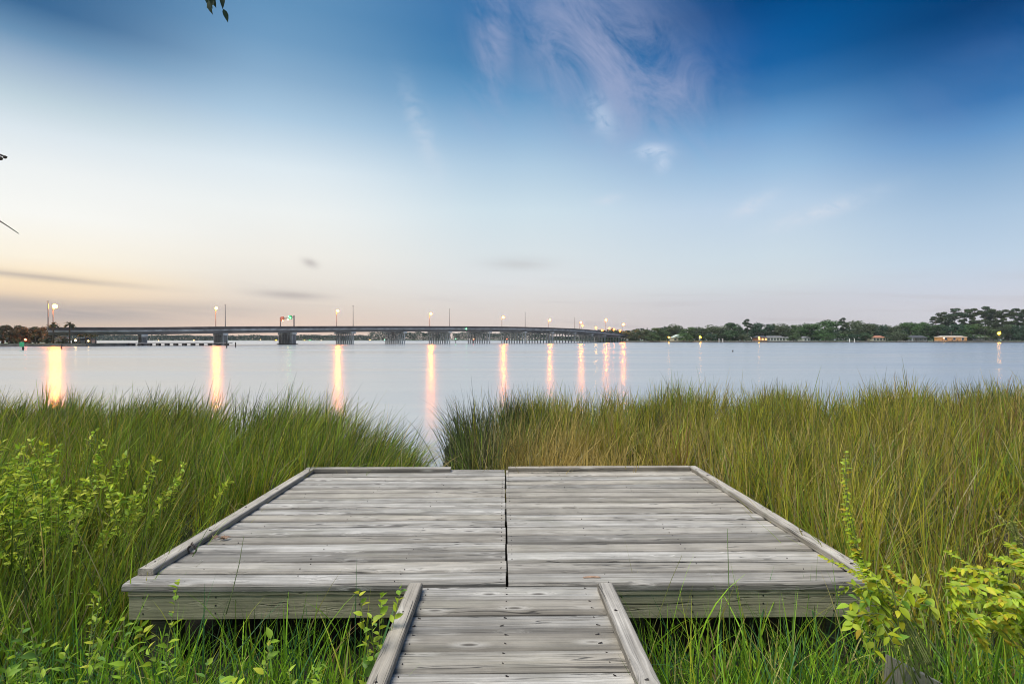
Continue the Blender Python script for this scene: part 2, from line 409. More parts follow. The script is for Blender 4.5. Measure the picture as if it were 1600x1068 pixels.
def np_mesh(name, V, F, C, mat, parent=None, smooth=False):
    # V (n,3), F (m,4) quads, C (n,3)
    me = bpy.data.meshes.new(name)
    me.vertices.add(len(V)); me.vertices.foreach_set('co', np.ascontiguousarray(V, np.float32).ravel())
    me.loops.add(F.size); me.loops.foreach_set('vertex_index', np.ascontiguousarray(F, np.int32).ravel())
    me.polygons.add(len(F)); me.polygons.foreach_set('loop_start', np.arange(0, F.size, F.shape[1], dtype=np.int32))
    me.update(calc_edges=True)
    if smooth: me.polygons.foreach_set('use_smooth', np.ones(len(F), bool))
    me.materials.append(mat)
    a = me.color_attributes.new('Col', 'FLOAT_COLOR', 'POINT')
    buf = np.ones((len(V), 4), np.float32); buf[:, :3] = C
    a.data.foreach_set('color', buf.ravel())
    o = bpy.data.objects.new(name, me); COL.objects.link(o)
    if parent: o.parent = parent
    return o
def empty(name, loc=(0, 0, 0), rz=0.0):
    o = bpy.data.objects.new(name, None); COL.objects.link(o)
    o.location = loc; o.rotation_euler = (0, 0, rz); o.empty_display_size = 0.2
    return o
def tag(o, label=None, cat=None, group=None, kind=None):
    if label: o['label'] = label
    if cat: o['category'] = cat
    if group: o['group'] = group
    if kind: o['kind'] = kind
    return o
def copy_tree(o, parent=None):
    c = o.copy(); COL.objects.link(c)
    if parent: c.parent = parent
    for ch in list(o.children): copy_tree(ch, c)
    return c
def at(px, py, d):
    # real-world point measured from the photograph at distance d
    return ((px - 800) / 800.0 * d, d, EYE - (py - 530) / 800.0 * d)
ORD = ['first', 'second', 'third', 'fourth', 'fifth', 'sixth', 'seventh', 'eighth', 'ninth', 'tenth', 'eleventh', 'twelfth', 'thirteenth', 'fourteenth', 'fifteenth', 'sixteenth', 'seventeenth', 'eighteenth', 'nineteenth', 'twentieth', 'twenty-first', 'twenty-second', 'twenty-third', 'twenty-fourth', 'twenty-fifth', 'twenty-sixth', 'twenty-seventh', 'twenty-eighth', 'twenty-ninth', 'thirtieth']

# ------------------------------------------------------------------ ground and water
def fbm(x, y, seed=0, scale=1.0):
    r = np.random.default_rng(100 + seed); v = np.zeros_like(x, dtype=float); a = 1.0
    for k in range(5):
        th, p1, p2 = r.uniform(0, 6.28, 3); f = scale * 1.9 ** k
        v += a * np.sin(f * (x * math.cos(th) + y * math.sin(th)) + p1 + 1.3 * np.sin(f * 0.7 * (y * math.cos(th) - x * math.sin(th)) + p2)); a *= 0.6
    return v / 2.0
LEFT = [(-17, 9.0), (-13, 10.6), (-9, 10.4), (-6, 10.0), (-4.3, 9.6), (-3.2, 9.0), (-2.2, 8.1), (-1.35, 7.3), (-1.25, 6.3), (-0.9, 5.2), (-0.9, 1.0), (-0.9, -8), (-17, -8)]
RIGHT = [(-0.72, 6.3), (-0.85, 7.6), (-1.0, 9.0), (-0.95, 10.4), (0.5, 11.2), (3, 11.6), (7, 11.9), (12, 12.2), (18, 12.4), (18, -8), (-0.9, -8), (-0.9, 5.2)]
def inside(poly, X, Y):
    res = np.zeros(X.shape, bool); n = len(poly)
    for i in range(n):
        x1, y1 = poly[i]; x2, y2 = poly[(i + 1) % n]
        c = ((y1 > Y) != (y2 > Y)) & (X < (x2 - x1) * (Y - y1) / (y2 - y1 + 1e-12) + x1)
        res ^= c
    return res
def dist_in(poly, X, Y):
    d = np.full(X.shape, 1e9); n = len(poly)
    for i in range(n):
        ax, ay = poly[i]; bx, by = poly[(i + 1) % n]
        t = np.clip(((X - ax) * (bx - ax) + (Y - ay) * (by - ay)) / ((bx - ax) ** 2 + (by - ay) ** 2), 0, 1)
        d = np.minimum(d, np.hypot(X - ax - t * (bx - ax), Y - ay - t * (by - ay)))
    return d
WHOLE = LEFT[:9] + [(-0.95, 5.9)] + RIGHT[:10] + [(-17, -8)]
def ground_z(X, Y):
    s = np.where(inside(WHOLE, X, Y), 1.0, -1.0) * dist_in(WHOLE, X, Y)
    return np.clip(0.03 + 0.14 * s, -0.45, 0.10) + 0.015 * fbm(X, Y, 3, 2.0)
gx, gy = np.meshgrid(np.linspace(-20, 20, 201), np.linspace(-8.5, 15, 118))
GZ = ground_z(gx, gy)
V = np.stack([gx, gy, GZ], -1).reshape(-1, 3)
ny, nx = gx.shape
idx = np.arange(nx * ny).reshape(ny, nx)
F = np.stack([idx[:-1, :-1], idx[:-1, 1:], idx[1:, 1:], idx[1:, :-1]], -1).reshape(-1, 4)
m, nt, b = new_mat('marsh_soil')
t = nd(nt, 'ShaderNodeTexCoord')
n_ = noise(nt, t.outputs['Object'], 3.0, 8.0, 0.65)
nt.links.new(mx(nt, rngn(nt, n_, 0.3, 0.7), (0.008, 0.007, 0.005, 1), (0.025, 0.024, 0.012, 1)), b.inputs['Base Color']); b.inputs['Roughness'].default_value = 0.9
o = np_mesh('ground', V, F, np.full((len(V), 3), 0.5), m, smooth=True); tag(o, kind='structure')

m, nt, b = new_mat('still_water')
t = nd(nt, 'ShaderNodeTexCoord')
b.inputs['Base Color'].default_value = (0.60, 0.61, 0.61, 1); b.inputs['Metallic'].default_value = 0.8
b.inputs['IOR'].default_value = 3.4
b.inputs['Specular Tint'].default_value = (1, 1, 1, 1)
rn = noise(nt, mapping(nt, t.outputs['Object'], (0.012, 0.07, 1.0)), 1.0, 5.0, 0.6, 0.6)
nt.links.new(rngn(nt, rn, 0.3, 0.7, 0.18, 0.28), b.inputs['Roughness'])
rip = noise(nt, mapping(nt, t.outputs['Object'], (0.5, 1.6, 1.0)), 1.0, 3.0, 0.5)
bp = nd(nt, 'ShaderNodeBump'); bp.inputs['Strength'].default_value = 0.09; bp.inputs['Distance'].default_value = 0.12
nt.links.new(rip, bp.inputs['Height']); nt.links.new(bp.outputs[0], b.inputs['Normal'])
mb = MB(); mb.add([(-9000, -400, 0), (9000, -400, 0), (9000, 12000, 0), (-9000, 12000, 0)], [(0, 1, 2, 3)])
tag(mb.build('water', m), kind='structure')

# far banks
m, nt, b = new_mat('lawn_bank')
t = nd(nt, 'ShaderNodeTexCoord')
n_ = noise(nt, t.outputs['Object'], 0.06, 5.0, 0.6)
nt.links.new(mx(nt, rngn(nt, n_, 0.35, 0.65), (0.05, 0.085, 0.03, 1), (0.12, 0.20, 0.05, 1)), b.inputs['Base Color']); b.inputs['Roughness'].default_value = 0.9
M_LAWN = m
def bank(name, pts, z, mats, inner=0.6):
    mb = MB(); n = len(pts)
    top = [(x, y, z) for x, y in pts]
    mb.add(top, [tuple(range(n))], 0)
    for i in range(n):
        a, c = pts[i], pts[(i + 1) % n]
        mb.add([(a[0], a[1], -1), (c[0], c[1], -1), (c[0], c[1], z), (a[0], a[1], z)], [(0, 1, 2, 3)], 1)
    return tag(mb.build(name, mats), kind='structure')
bank('opposite_bank', [(64, 380), (100, 368), (150, 364), (250, 360), (430, 350), (1300, 330), (1300, 900), (64, 900)], 0.9, [M_LAWN, M_SEAWALL])
bank('causeway_bank', [(-520, 150), (-190, 146), (-150, 146), (-124, 149), (-118, 156), (-122, 166), (-200, 190), (-520, 320)], 0.75, [M_LAWN, M_SEAWALL])
bank('distant_bank', [(-1400, 820), (-600, 800), (-60, 780), (60, 700), (300, 905), (60, 1500), (-1400, 1500)], 0.8, [M_LAWN, M_SEAWALL])

# ------------------------------------------------------------------ viewing deck and boardwalk
FRONT_D = 2.963
deck = empty('viewing_deck', (-0.052, FRONT_D, 0.60), R(0.93))
deck.rotation_euler = (R(-1.3), 0, R(0.93))
tag(deck, 'weathered grey timber viewing deck standing over the marsh at the water edge', 'deck')
W2 = 2.17; DEPTH = 2.76; SEAM = 0.022
def rc(): return (random.random(), random.random(), random.random())
def decking(x0, x1, y_start, y_end, seed, skip_first=False, front_over=None):
    random.seed(seed); mb = MB(); y = y_start; k = 0
    while y < y_end - 0.05:
        w = random.uniform(0.138, 0.152); gap = random.uniform(0.008, 0.016)
        jx0 = random.uniform(-0.002, 0.005); jx1 = random.uniform(-0.006, 0.002)
        zt = random.uniform(-0.004, 0.003)
        mb.board(x0 + (jx0 if x0 > -1 else 0), x1 + (jx1 if x1 < 1 else 0), y + w / 2, w, zt, 0.036, 0, rc(), random.uniform(-0.0016, 0.0016), random.uniform(0.001, 0.005), 0.009, 8, 0.003)
        for nxp in np.arange(math.ceil(x0 / 0.61) * 0.61, x1, 0.61):     # pairs of nails over each joist
            for q in (-0.3, 0.3):
                xx = float(nxp) + random.uniform(-0.02, 0.02)
                if x0 + 0.02 < xx < x1 - 0.02 and random.random() < 0.6:
                    qq = y + w / 2 + (q + random.uniform(-.08, .08)) * w; mb.tube([(xx, qq, zt - 0.002), (xx, qq, zt + 0.0045)], random.uniform(0.0025, 0.0042), 6, 1)
        for xe in (x0 + 0.03, x1 - 0.03):
            for q in (-0.28, 0.28): mb.tube([(xe, y + w / 2 + q * w, zt - 0.002), (xe, y + w / 2 + q * w, zt + 0.0045)], 0.0042, 6, 1)
        y += w + gap; k += 1
    return mb
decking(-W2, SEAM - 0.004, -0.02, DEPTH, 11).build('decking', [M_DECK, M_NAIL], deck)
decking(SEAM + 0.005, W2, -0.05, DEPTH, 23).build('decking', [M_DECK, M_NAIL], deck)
# kerb rails lying flat along the edges
def along_y(mb, x, y0, y1, w, ztop, t, col):
    b2 = MB(); b2.board(y0, y1, 0, w, ztop, t, 0, col, 0, 0.001, 0.005, 8, 0.0025)
    mb.add([(x - v[1], v[0], v[2]) for v in b2.v], b2.f, 0, col)
def rail_y(name, x, y0, y1, mat, parent, w=0.092, z=0.043, t=0.037):
    # built along its own X axis so the grain follows the rail
    mb = MB(); L = y1 - y0
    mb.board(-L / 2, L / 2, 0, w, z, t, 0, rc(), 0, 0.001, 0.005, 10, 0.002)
    for q in np.arange(-L / 2 + 0.1, L / 2, 0.55):
        mb.tube([(q, random.uniform(-.02, .02), z - 0.003), (q, random.uniform(-.02, .02), z + 0.003)], 0.005, 6, 1)
    o = mb.build(name, [mat, M_NAIL], parent); o.location = (x, (y0 + y1) / 2, 0); o.rotation_euler = (0, 0, R(90))
    return o
random.seed(5)
rail_y('edge_rail', -W2 + 0.052, 0.10, DEPTH - 0.01, M_RAIL, deck)
rail_y('edge_rail', W2 - 0.048, 0.0, DEPTH - 0.0, M_RAIL, deck)
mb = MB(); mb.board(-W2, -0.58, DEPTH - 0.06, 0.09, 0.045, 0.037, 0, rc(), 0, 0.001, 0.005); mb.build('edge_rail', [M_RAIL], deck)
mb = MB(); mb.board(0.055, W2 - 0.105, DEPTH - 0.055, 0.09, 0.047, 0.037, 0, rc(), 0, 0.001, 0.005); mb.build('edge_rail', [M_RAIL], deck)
# fascia: outer board set under the nosing plus a thin strip above
for (x0, x1, yf) in ((-W2 + 0.035, -0.53, -0.010), (0.60, W2 - 0.02, -0.040)):
    mb = MB()
    b2 = MB(); b2.board(x0, x1, 0, 0.155, 0, 0.03, 0, rc(), 0, 0.0, 0.004, 6, 0.001)
    mb.add([(v[0], yf - v[2], -0.125 + v[1]) for v in b2.v], b2.f, 0, (0.8, 0.6, random.random()))
    b2 = MB(); b2.board(x0, x1, 0, 0.028, 0, 0.03, 0, rc(), 0, 0.0, 0.003, 6, 0.001)
    mb.add([(v[0], yf - 0.007 - v[2], -0.054 + v[1] + 0.002) for v in b2.v], b2.f, 0, (0.6, 0.8, random.random()))
    for xx in np.arange(x0 + 0.08, x1, 0.41):
        for zz in (-0.075, -0.12, -0.165): mb.tube([(xx, yf + 0.002, zz), (xx, yf - 0.003, zz)], 0.005, 6, 1)
    mb.build('fascia', [M_FASCIA, M_NAIL], deck)
for x in (-W2 + 0.004, W2 - 0.004):     # side rim boards
    mb = MB(); b2 = MB(); b2.board(0.075, DEPTH - 0.03, 0, 0.15, 0, 0.03, 0, rc(), 0, 0, 0.004)
    sgn = -1 if x < 0 else 1
    mb.add([(x - sgn * 0.022 + sgn * (v[2]), v[0], -0.118 + v[1]) for v in b2.v], b2.f, 0, rc())
    mb.build('rim_board', [M_FASCIA], deck)
mb = MB(); mb.box((0, DEPTH - 0.045, -0.12), (2 * W2 - 0.12, 0.036, 0.155)); mb.build('rim_board', [M_FASCIA], deck)
for x in np.arange(-W2 + 0.45, W2 - 0.2, 0.61):
    mb = MB(); mb.box((x, DEPTH / 2 + 0.02, -0.118), (0.038, DEPTH - 0.22, 0.15)); mb.build('joist', [M_POST], deck)
for x in (-W2 + 0.17, -0.75, 0.78, W2 - 0.17):
    for y in (0.13, DEPTH - 0.2):
        mb = MB(); mb.box((x, y, -0.48), (0.13, 0.11, 0.62)); mb.build('support_post', [M_POST], deck)

walk = empty('boardwalk', (-0.045, FRONT_D - 0.033, 0.592), 0)
walk.rotation_euler = (R(-2.1), 0, R(0.75))
tag(walk, 'narrow grey plank boardwalk with flat kerb rails leading onto the viewing deck', 'boardwalk')
random.seed(3)
mb = MB(); y = -0.018
while y > -6.0:
    w = random.uniform(0.140, 0.150); zt = random.uniform(-0.003, 0.003)
    mb.board(-0.532 + random.uniform(-.006, .006), 0.585 + random.uniform(-.008, .008), y - w / 2, w, zt, 0.036, 0, rc(), random.uniform(-0.003, 0.003), random.uniform(0.002, 0.007), 0.014, 6, 0.002)
    for xe in (-0.43, 0.0 + random.uniform(-.01, .01), 0.45):
        for q in (-0.25, 0.25): mb.tube([(xe + random.uniform(-.02, .02), y - w / 2 + q * w, zt), (xe + random.uniform(-.001, .001), y - w / 2 + q * w, zt + 0.0062)], random.uniform(0.0020, 0.0032), 6, 1)
    y -= w + random.uniform(0.008, 0.016)
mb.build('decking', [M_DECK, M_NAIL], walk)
rail_y('edge_rail', -0.495, -6.0, -0.075, M_RAIL, walk, 0.078, 0.047, 0.038)
rail_y('edge_rail', 0.565, -6.0, -0.085, M_RAIL, walk, 0.086, 0.047, 0.038)
for x in (-0.53, 0.53):
    mb = MB(); mb.box((x, -3.05, -0.118), (0.036, 5.9, 0.15)); mb.build('stringer', [M_POST], walk)
for x in (-0.46, 0.46):
    for y in (-0.35, -3.0, -5.6):
        mb = MB(); mb.box((x, y, -0.42), (0.09, 0.09, 0.72)); mb.build('support_post', [M_POST], walk)

# small things lying on the deck
def on_deck(x, y, z=0.0): return deck.matrix_basis @ Vector((x, y, z))
bpy.context.view_layer.update()
p = on_deck(-W2 + 0.125, 0.42, 0.0)
ring = empty('mooring_ring', p)
mb = MB(); mb.tube([(0.028 * math.cos(a), 0.012 + 0.004 * math.sin(2 * a), 0.03 + 0.028 * math.sin(a)) for a in np.linspace(0, 2 * math.pi, 17)], 0.0055, 6, cap=False); mb.build('ring', [M_IRON], ring, True)
mb = MB(); mb.tube([(-0.02, 0.014, 0.04), (0.0, 0.012, 0.075), (0.012, 0.01, 0.05), (0.02, 0.008, 0.03)], 0.005, 6); mb.build('staple', [M_IRON], ring, True)
tag(ring, 'small rusty iron ring hanging inside the left edge rail of the deck', 'mooring ring')
p = on_deck(-W2 + 0.17, 0.68, 0.006)
mb = MB()
for k in range(7):
    a = random.uniform(0, 3.14); l = random.uniform(0.03, 0.07); cx, cy = random.uniform(-.06, .06), random.uniform(-.025, .025)
    dxx, dyy = math.cos(a) * l / 2, math.sin(a) * l / 2
    mb.add([(cx - dxx, cy - dyy, 0.004), (cx - dyy * .45, cy + dxx * .45, 0.016 + .003 * k), (cx + dxx, cy + dyy, 0.008), (cx + dyy * .45, cy - dxx * .45, 0.012)], [(0, 1, 2, 3)])
o = mb.build('dry_leaf_litter', [M_LEAFDRY]); o.location = p
tag(o, 'little pile of brown dry leaves on the deck beside the left edge rail', 'leaf litter')
p = on_deck(0.47, 0.02, 0.004)
mb = MB(); mb.tube([(0, 0, 0.004), (0.05, 0.004, 0.007), (0.10, 0.0, 0.006)], [0.005, 0.006, 0.004], 6)
o = mb.build('twig', [M_LEAFDRY]); o.location = p
tag(o, 'short brown twig on the deck edge above the right boardwalk rail', 'twig')

# ------------------------------------------------------------------ grass
def blades(name, base, length, width, phi, lean, bend, col_lo, col_hi, mat, segs=4, tipw=0.12):
    N = len(base)
    th0 = lean; t = np.linspace(0, 1, segs + 1)
    P = np.zeros((N, segs + 1, 3)); P[:, 0] = base
    hx, hy = np.cos(phi), np.sin(phi)
    for i in range(1, segs + 1):
        th = th0 + bend * ((t[i] + t[i - 1]) / 2) ** 1.3
        dl = length / segs
        P[:, i, 0] = P[:, i - 1, 0] + hx * np.sin(th) * dl
        P[:, i, 1] = P[:, i - 1, 1] + hy * np.sin(th) * dl
        P[:, i, 2] = P[:, i - 1, 2] + np.cos(th) * dl
    wa = rng.uniform(0, math.pi, N)
    wd = np.stack([np.cos(wa), np.sin(wa), np.zeros(N)], -1)
    prof = np.array([0.8 if x < 0.05 else (1.0 - (1 - tipw) * max(0, (x - 0.45) / 0.55) ** 1.2) for x in t])
    hw = (width[:, None] * prof[None, :] * 0.5)[..., None] * wd[:, None, :]
    V = np.stack([P - hw, P + hw], 2).reshape(N, -1, 3)
    k = (segs + 1) * 2
    f0 = np.array([[2 * i, 2 * i + 1, 2 * i + 3, 2 * i + 2] for i in range(segs)])
    F = (np.arange(N)[:, None, None] * k + f0[None]).reshape(-1, 4)
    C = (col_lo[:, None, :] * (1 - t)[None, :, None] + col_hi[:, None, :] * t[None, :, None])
    C = np.repeat(C[:, :, None, :], 2, 2).reshape(-1, 3)
    return np_mesh(name, V.reshape(-1, 3), F, np.clip(C, 0, 1), mat)
GREEN = np.array((0.17, 0.28, 0.022)); OLIVE = np.array((0.46, 0.42, 0.03)); TAN = np.array((0.66, 0.48, 0.15)); DARK = np.array((0.035, 0.06, 0.022)); LIME = np.array((0.34, 0.50, 0.03)); BLUEG = np.array((0.09, 0.20, 0.06)); RUST = np.array((0.26, 0.13, 0.06)); TIP = np.array((0.09, 0.085, 0.05))
def in_deck(X, Y, mg=0.06):
    c, s = math.cos(-R(0.93)), math.sin(-R(0.93))
    lx = (X + 0.052) * c - (Y - FRONT_D) * s; ly = (X + 0.052) * s + (Y - FRONT_D) * c
    a = (np.abs(lx) < W2 + mg) & (ly > -mg) & (ly < DEPTH + mg)
    b2 = (np.abs(lx) < 0.60 + mg) & (ly <= 0)
    return a | b2
def scatter(poly, n, bbox, margin=0.0):
    X = rng.uniform(bbox[0], bbox[1], n); Y = rng.uniform(bbox[2], bbox[3], n)
    k = inside(poly, X, Y) & ~in_deck(X, Y, 0.05)
    if margin: k &= dist_in(poly, X, Y) > margin
    return X[k], Y[k]
def mixc(w):     # rows of weights for the palette -> colours
    pal = np.stack([GREEN, OLIVE, TAN, DARK, LIME, BLUEG, RUST]); w = w / w.sum(1, keepdims=True)
    return w @ pal
def pick(prob):
    # choose one palette colour for every blade from its probability row
    pal = np.stack([GREEN, OLIVE, TAN, DARK, LIME, BLUEG, RUST])
    c = np.cumsum(prob / prob.sum(1, keepdims=True), 1); r = rng.random(len(prob))[:, None]
    return pal[np.clip((r > c).sum(1), 0, 6)]

def tanf(X, Y): return np.exp(-(((X - 0.85) / 0.75) ** 2 + ((Y - 6.3) / 0.75) ** 2))
def rush_bank(name, poly, n_tuft, per, bbox, wind_phi, wind, hgt, probf, label):
    X, Y = scatter(poly, n_tuft, bbox)
    k = (rng.random(len(X)) < np.clip(0.74 + 0.95 * fbm(X, Y, 51, 2.6) - 0.25 * np.clip((Y - 8.5) / 2, 0, 1), 0.12, 1)) & (Y > 1.9) & ~((np.abs(X) < 2.25) & (Y < 3.2)) & ~((np.abs(X) < 3.0) & (Y < 2.6))
    X, Y = X[k], Y[k]
    nT = len(X)
    tl = hgt(X, Y) * rng.uniform(0.68, 1.18, nT)
    tan = tanf(X, Y); tl = tl * (1 - 0.25 * tan)
    tx, ty = rng.normal(0, 0.11, nT), rng.normal(0, 0.11, nT)
    tp = rng.uniform(0, 2 * math.pi, nT)
    T = np.repeat(np.arange(nT), per); N = len(T)
    r = np.abs(rng.normal(0, 0.085, N)); a = rng.uniform(0, 2 * math.pi, N)
    bx, by = X[T] + r * np.cos(a), Y[T] + r * np.sin(a)
    ok = ~in_deck(bx, by, 0.012); T, r, a, bx, by = T[ok], r[ok], a[ok], bx[ok], by[ok]; N = len(T)
    bz = ground_z(bx, by) - 0.02
    L = tl[T] * (rng.uniform(0.55, 1.02, N) + (rng.random(N) < 0.05) * rng.uniform(0.08, 0.24, N))
    wp, ws = wind_phi(X, Y), wind(X, Y)
    # lean: outward from the tuft plus the wind plus disorder
    fan = (0.12 + 0.26 * tan)[T]
    vx = r / 0.085 * np.cos(a) * fan + tx[T] + ws[T] * np.cos(wp[T]) + rng.normal(0, 0.17, N)
    vy = r / 0.085 * np.sin(a) * fan + ty[T] + ws[T] * np.sin(wp[T]) + rng.normal(0, 0.17, N)
    wild = rng.random(N) < 0.17
    vx[wild] += rng.normal(0, 0.5, wild.sum()); vy[wild] += rng.normal(0, 0.5, wild.sum())
    phi = np.arctan2(vy, vx); lean = np.clip(np.hypot(vx, vy), 0, 1.1)
    prob = probf(X, Y)
    own = pick(prob)                                   # every tuft leans towards one colour of its own
    c = np.where((rng.random(N) < 0.5)[:, None], own[T], pick(prob[T])) * rng.uniform(0.55, 1.45, (N, 1)) * (rng.uniform(0.65, 1.35, nT)[T])[:, None]
    mean = mixc(prob)[T]
    c = 0.82 * c + 0.18 * mean
    tt = np.clip(tan[T] * 1.2, 0, 0.8)[:, None]; c = c * (1 - tt) + tt * np.array((0.72, 0.52, 0.14)) * rng.uniform(0.5, 1.3, (N, 1))
    lo = c * 0.9 + 0.0; hi_ = c * 0.75 + TIP * 0.3
    pale = wild & (rng.random(N) < 0.65); lo[pale] = np.array((0.42, 0.36, 0.17)) * rng.uniform(0.6, 1.2, (pale.sum(), 1)); hi_[pale] = lo[pale]
    d = np.hypot(bx, by)
    wd = np.clip(0.0042 + 0.0007 * d, 0.0055, 0.013) * rng.uniform(0.7, 1.4, N)
    bend = lean * rng.uniform(0.3, 1.3, N); br = rng.random(N) < 0.07; bend[br] += rng.uniform(0.8, 1.9, br.sum())
    o = blades(name, np.stack([bx, by, bz], -1), L, wd, phi, lean * 0.75, bend, lo, hi_, M_GRASS, 5)
    return tag(o, label, 'grass', kind='stuff')
def hgtL(X, Y):
    h = 1.04 + 0.15 * fbm(X, Y, 11, 1.5)
    h = np.where(X > -3.0, h * np.clip(1.0 - 0.16 * (X + 3.0), 0.65, 1), h)
    h = h * np.where(Y < 3.2, np.clip(0.35 + 0.65 * (Y - 1.6) / 1.6, 0.35, 1), 1)
    return h
def hgtR(X, Y):
    h = 0.98 + 0.12 * fbm(X, Y, 12, 1.5) + 0.010 * (X - 3) + np.where(X < 0.5, 0.08, 0)
    h = h * np.where(Y < 3.2, np.clip(0.30 + 0.70 * (Y - 1.6) / 1.6, 0.30, 1), 1)
    return h
def probL(X, Y):
    f = fbm(X, Y, 21, 0.8); g = fbm(X, Y, 22, 1.3)
    P = np.zeros((len(X), 7))
    edge = np.clip((Y - 7.6) / 2.0, 0, 1); near = np.clip((5.5 - Y) / 2.5, 0, 1)
    P[:, 0] = 0.95; P[:, 1] = 0.65 + 0.5 * np.clip(f, 0, 1); P[:, 2] = 0.12 + 0.25 * np.clip(g, 0, 1)
    P[:, 3] = 0.35 + 1.3 * edge + np.where(X > -2.6, 0.7, 0); P[:, 4] = 0.4 * near + 0.6; P[:, 5] = 0.2; P[:, 6] = 0.03
    return P
def probR(X, Y):
    f = fbm(X, Y, 31, 0.8); g = fbm(X, Y, 32, 1.2)
    P = np.zeros((len(X), 7))
    gap = np.exp(-((X + 0.55) / 0.8) ** 2)              # dark green rushes by the channel
    tan = tanf(X, Y)
    P[:, 0] = 0.5 + 0.5 * gap; P[:, 1] = 1.25 + 0.6 * np.clip(f, 0, 1) - 0.9 * gap
    P[:, 2] = 0.34 + 0.7 * np.clip(g, 0, 1) + 9.0 * tan - 0.2 * gap; P[:, 3] = 0.30 + 4.0 * gap + 0.25 * np.clip((Y - 9.5) / 2, 0, 1)
    P[:, 4] = 0.15; P[:, 5] = 0.15; P[:, 6] = 0.16 + 0.2 * np.clip(-f, 0, 1)
    P[:, [0, 3]] *= (1 - 0.9 * tan)[:, None]; P[:, 1] *= 1 - 0.4 * tan
    return np.clip(P, 0.01, 9)
rush_bank('rushes', LEFT, 5600, 26, (-17, -0.9, 1.9, 10.8), lambda X, Y: np.full(len(X), 0.1), lambda X, Y: np.where(Y > 7.0, 0.36, 0.16) + 0.32 * np.clip((X + 2.6) / 1.2, 0, 1), hgtL, probL, 'dense green rushes bent to the right on the bank left of the deck')
rush_bank('rushes', RIGHT, 6000, 26, (-1.1, 17, 1.9, 12.4), lambda X, Y: np.where(X < -0.3, 2.6, 0.4), lambda X, Y: np.where(X < -0.3, 0.14, 0.07), hgtR, probR, 'olive and tan marsh rushes standing right of the deck and along its back edge')

# fresh lower grass in front of the deck, both sides of the boardwalk
def low_grass(name, n, bbox, lmin, lmax, wmin, wmax, weights, label, seed, thin=None):
    X = rng.uniform(bbox[0], bbox[1], n); Y = rng.uniform(bbox[2], bbox[3], n)
    k = ~in_deck(X, Y, 0.03)
    if thin is not None: k &= rng.random(n) < thin(X, Y)
    X, Y = X[k], Y[k]; N = len(X)
    L = rng.uniform(lmin, lmax, N) * np.where(rng.random(N) < 0.15, 1.35, 1.0)
    phi = rng.uniform(0, 2 * math.pi, N); lean = np.abs(rng.normal(0, 0.28, N)); bend = np.abs(rng.normal(0.5, 0.5, N))
    P = np.tile(np.array(weights, float), (N, 1)); c = pick(P) * np.array((0.84, 1.02, 1.1)) * rng.uniform(0.6, 1.4, (N, 1))
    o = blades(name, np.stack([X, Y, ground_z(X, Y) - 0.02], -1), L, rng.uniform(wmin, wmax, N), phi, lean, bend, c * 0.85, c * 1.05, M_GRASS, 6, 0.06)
    return tag(o, label, 'grass', kind='stuff')
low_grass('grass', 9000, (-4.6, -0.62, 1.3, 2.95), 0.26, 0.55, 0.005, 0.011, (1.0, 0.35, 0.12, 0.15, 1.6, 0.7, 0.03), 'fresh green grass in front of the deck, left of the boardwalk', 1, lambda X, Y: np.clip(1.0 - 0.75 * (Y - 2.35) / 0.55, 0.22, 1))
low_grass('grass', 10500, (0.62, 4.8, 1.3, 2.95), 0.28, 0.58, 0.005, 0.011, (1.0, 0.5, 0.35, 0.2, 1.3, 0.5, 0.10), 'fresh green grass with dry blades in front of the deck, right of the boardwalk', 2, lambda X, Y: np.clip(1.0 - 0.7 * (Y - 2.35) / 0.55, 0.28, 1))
# a few seed stalks
def stalk(pts, label, r=0.0026, col=(0.16, 0.2, 0.08), n_grain=0):
    mb = MB(); mb.tube(pts, [r * 1.2, r, r * 0.8, r * 0.5][:len(pts)] if len(pts) <= 4 else r, 5, 0, col=col)
    o = mb.build('grass_stalk', [M_GRASS], None, True); return tag(o, label, 'grass stalk')
stalk([at(352, 960, 2.72), at(362, 925, 2.78), at(373, 880, 2.88), at(380, 838, 2.95)], 'tall dark grass stalk rising in front of the left half of the deck')
stalk([at(1012, 1010, 2.75), at(1030, 960, 2.8), at(1050, 905, 2.86), at(1066, 868, 2.9)], 'thin stalk leaning right in front of the deck beside the right boardwalk rail', 0.002, (0.2, 0.22, 0.06))
stalk([at(1141, 1000, 2.6), at(1140, 930, 2.75), at(1138, 860, 2.86), at(1137, 826, 2.92)], 'upright green stalk rising in front of the right half of the deck', 0.0025, (0.12, 0.2, 0.05))

# ------------------------------------------------------------------ leafy plants
def leaf_arrays(P, D, U, L, Wd, C, rows=4, droop=0.25):
    # P base, D direction, U approx. normal; 3 columns x rows vertices each, folded along the midrib
    N = len(P); D = D / np.linalg.norm(D, axis=1, keepdims=True)
    S = np.cross(D, U); S /= (np.linalg.norm(S, axis=1, keepdims=True) + 1e-9); Nn = np.cross(S, D)
    t = np.linspace(0, 1, rows + 1); w = np.sin(np.pi * np.clip(t, 0.02, 0.985) ** 0.8)
    V = np.zeros((N, rows + 1, 3, 3))
    for i in range(rows + 1):
        c = P + D * (L * t[i])[:, None] - Nn * (droop * L * t[i] ** 2)[:, None]
        for j, sg in enumerate((-1, 0, 1)):
            V[:, i, j] = c + S * (sg * Wd * w[i] * 0.5)[:, None] + Nn * (abs(sg) * Wd * w[i] * 0.16)[:, None]
    k = (rows + 1) * 3
    f0 = np.array([[i * 3 + j, i * 3 + j + 1, (i + 1) * 3 + j + 1, (i + 1) * 3 + j] for i in range(rows) for j in range(2)])
    F = (np.arange(N)[:, None, None] * k + f0[None]).reshape(-1, 4)
    Cc = np.repeat(C[:, None, :], k, 1).reshape(-1, 3)
    return V.reshape(-1, 3), F, Cc
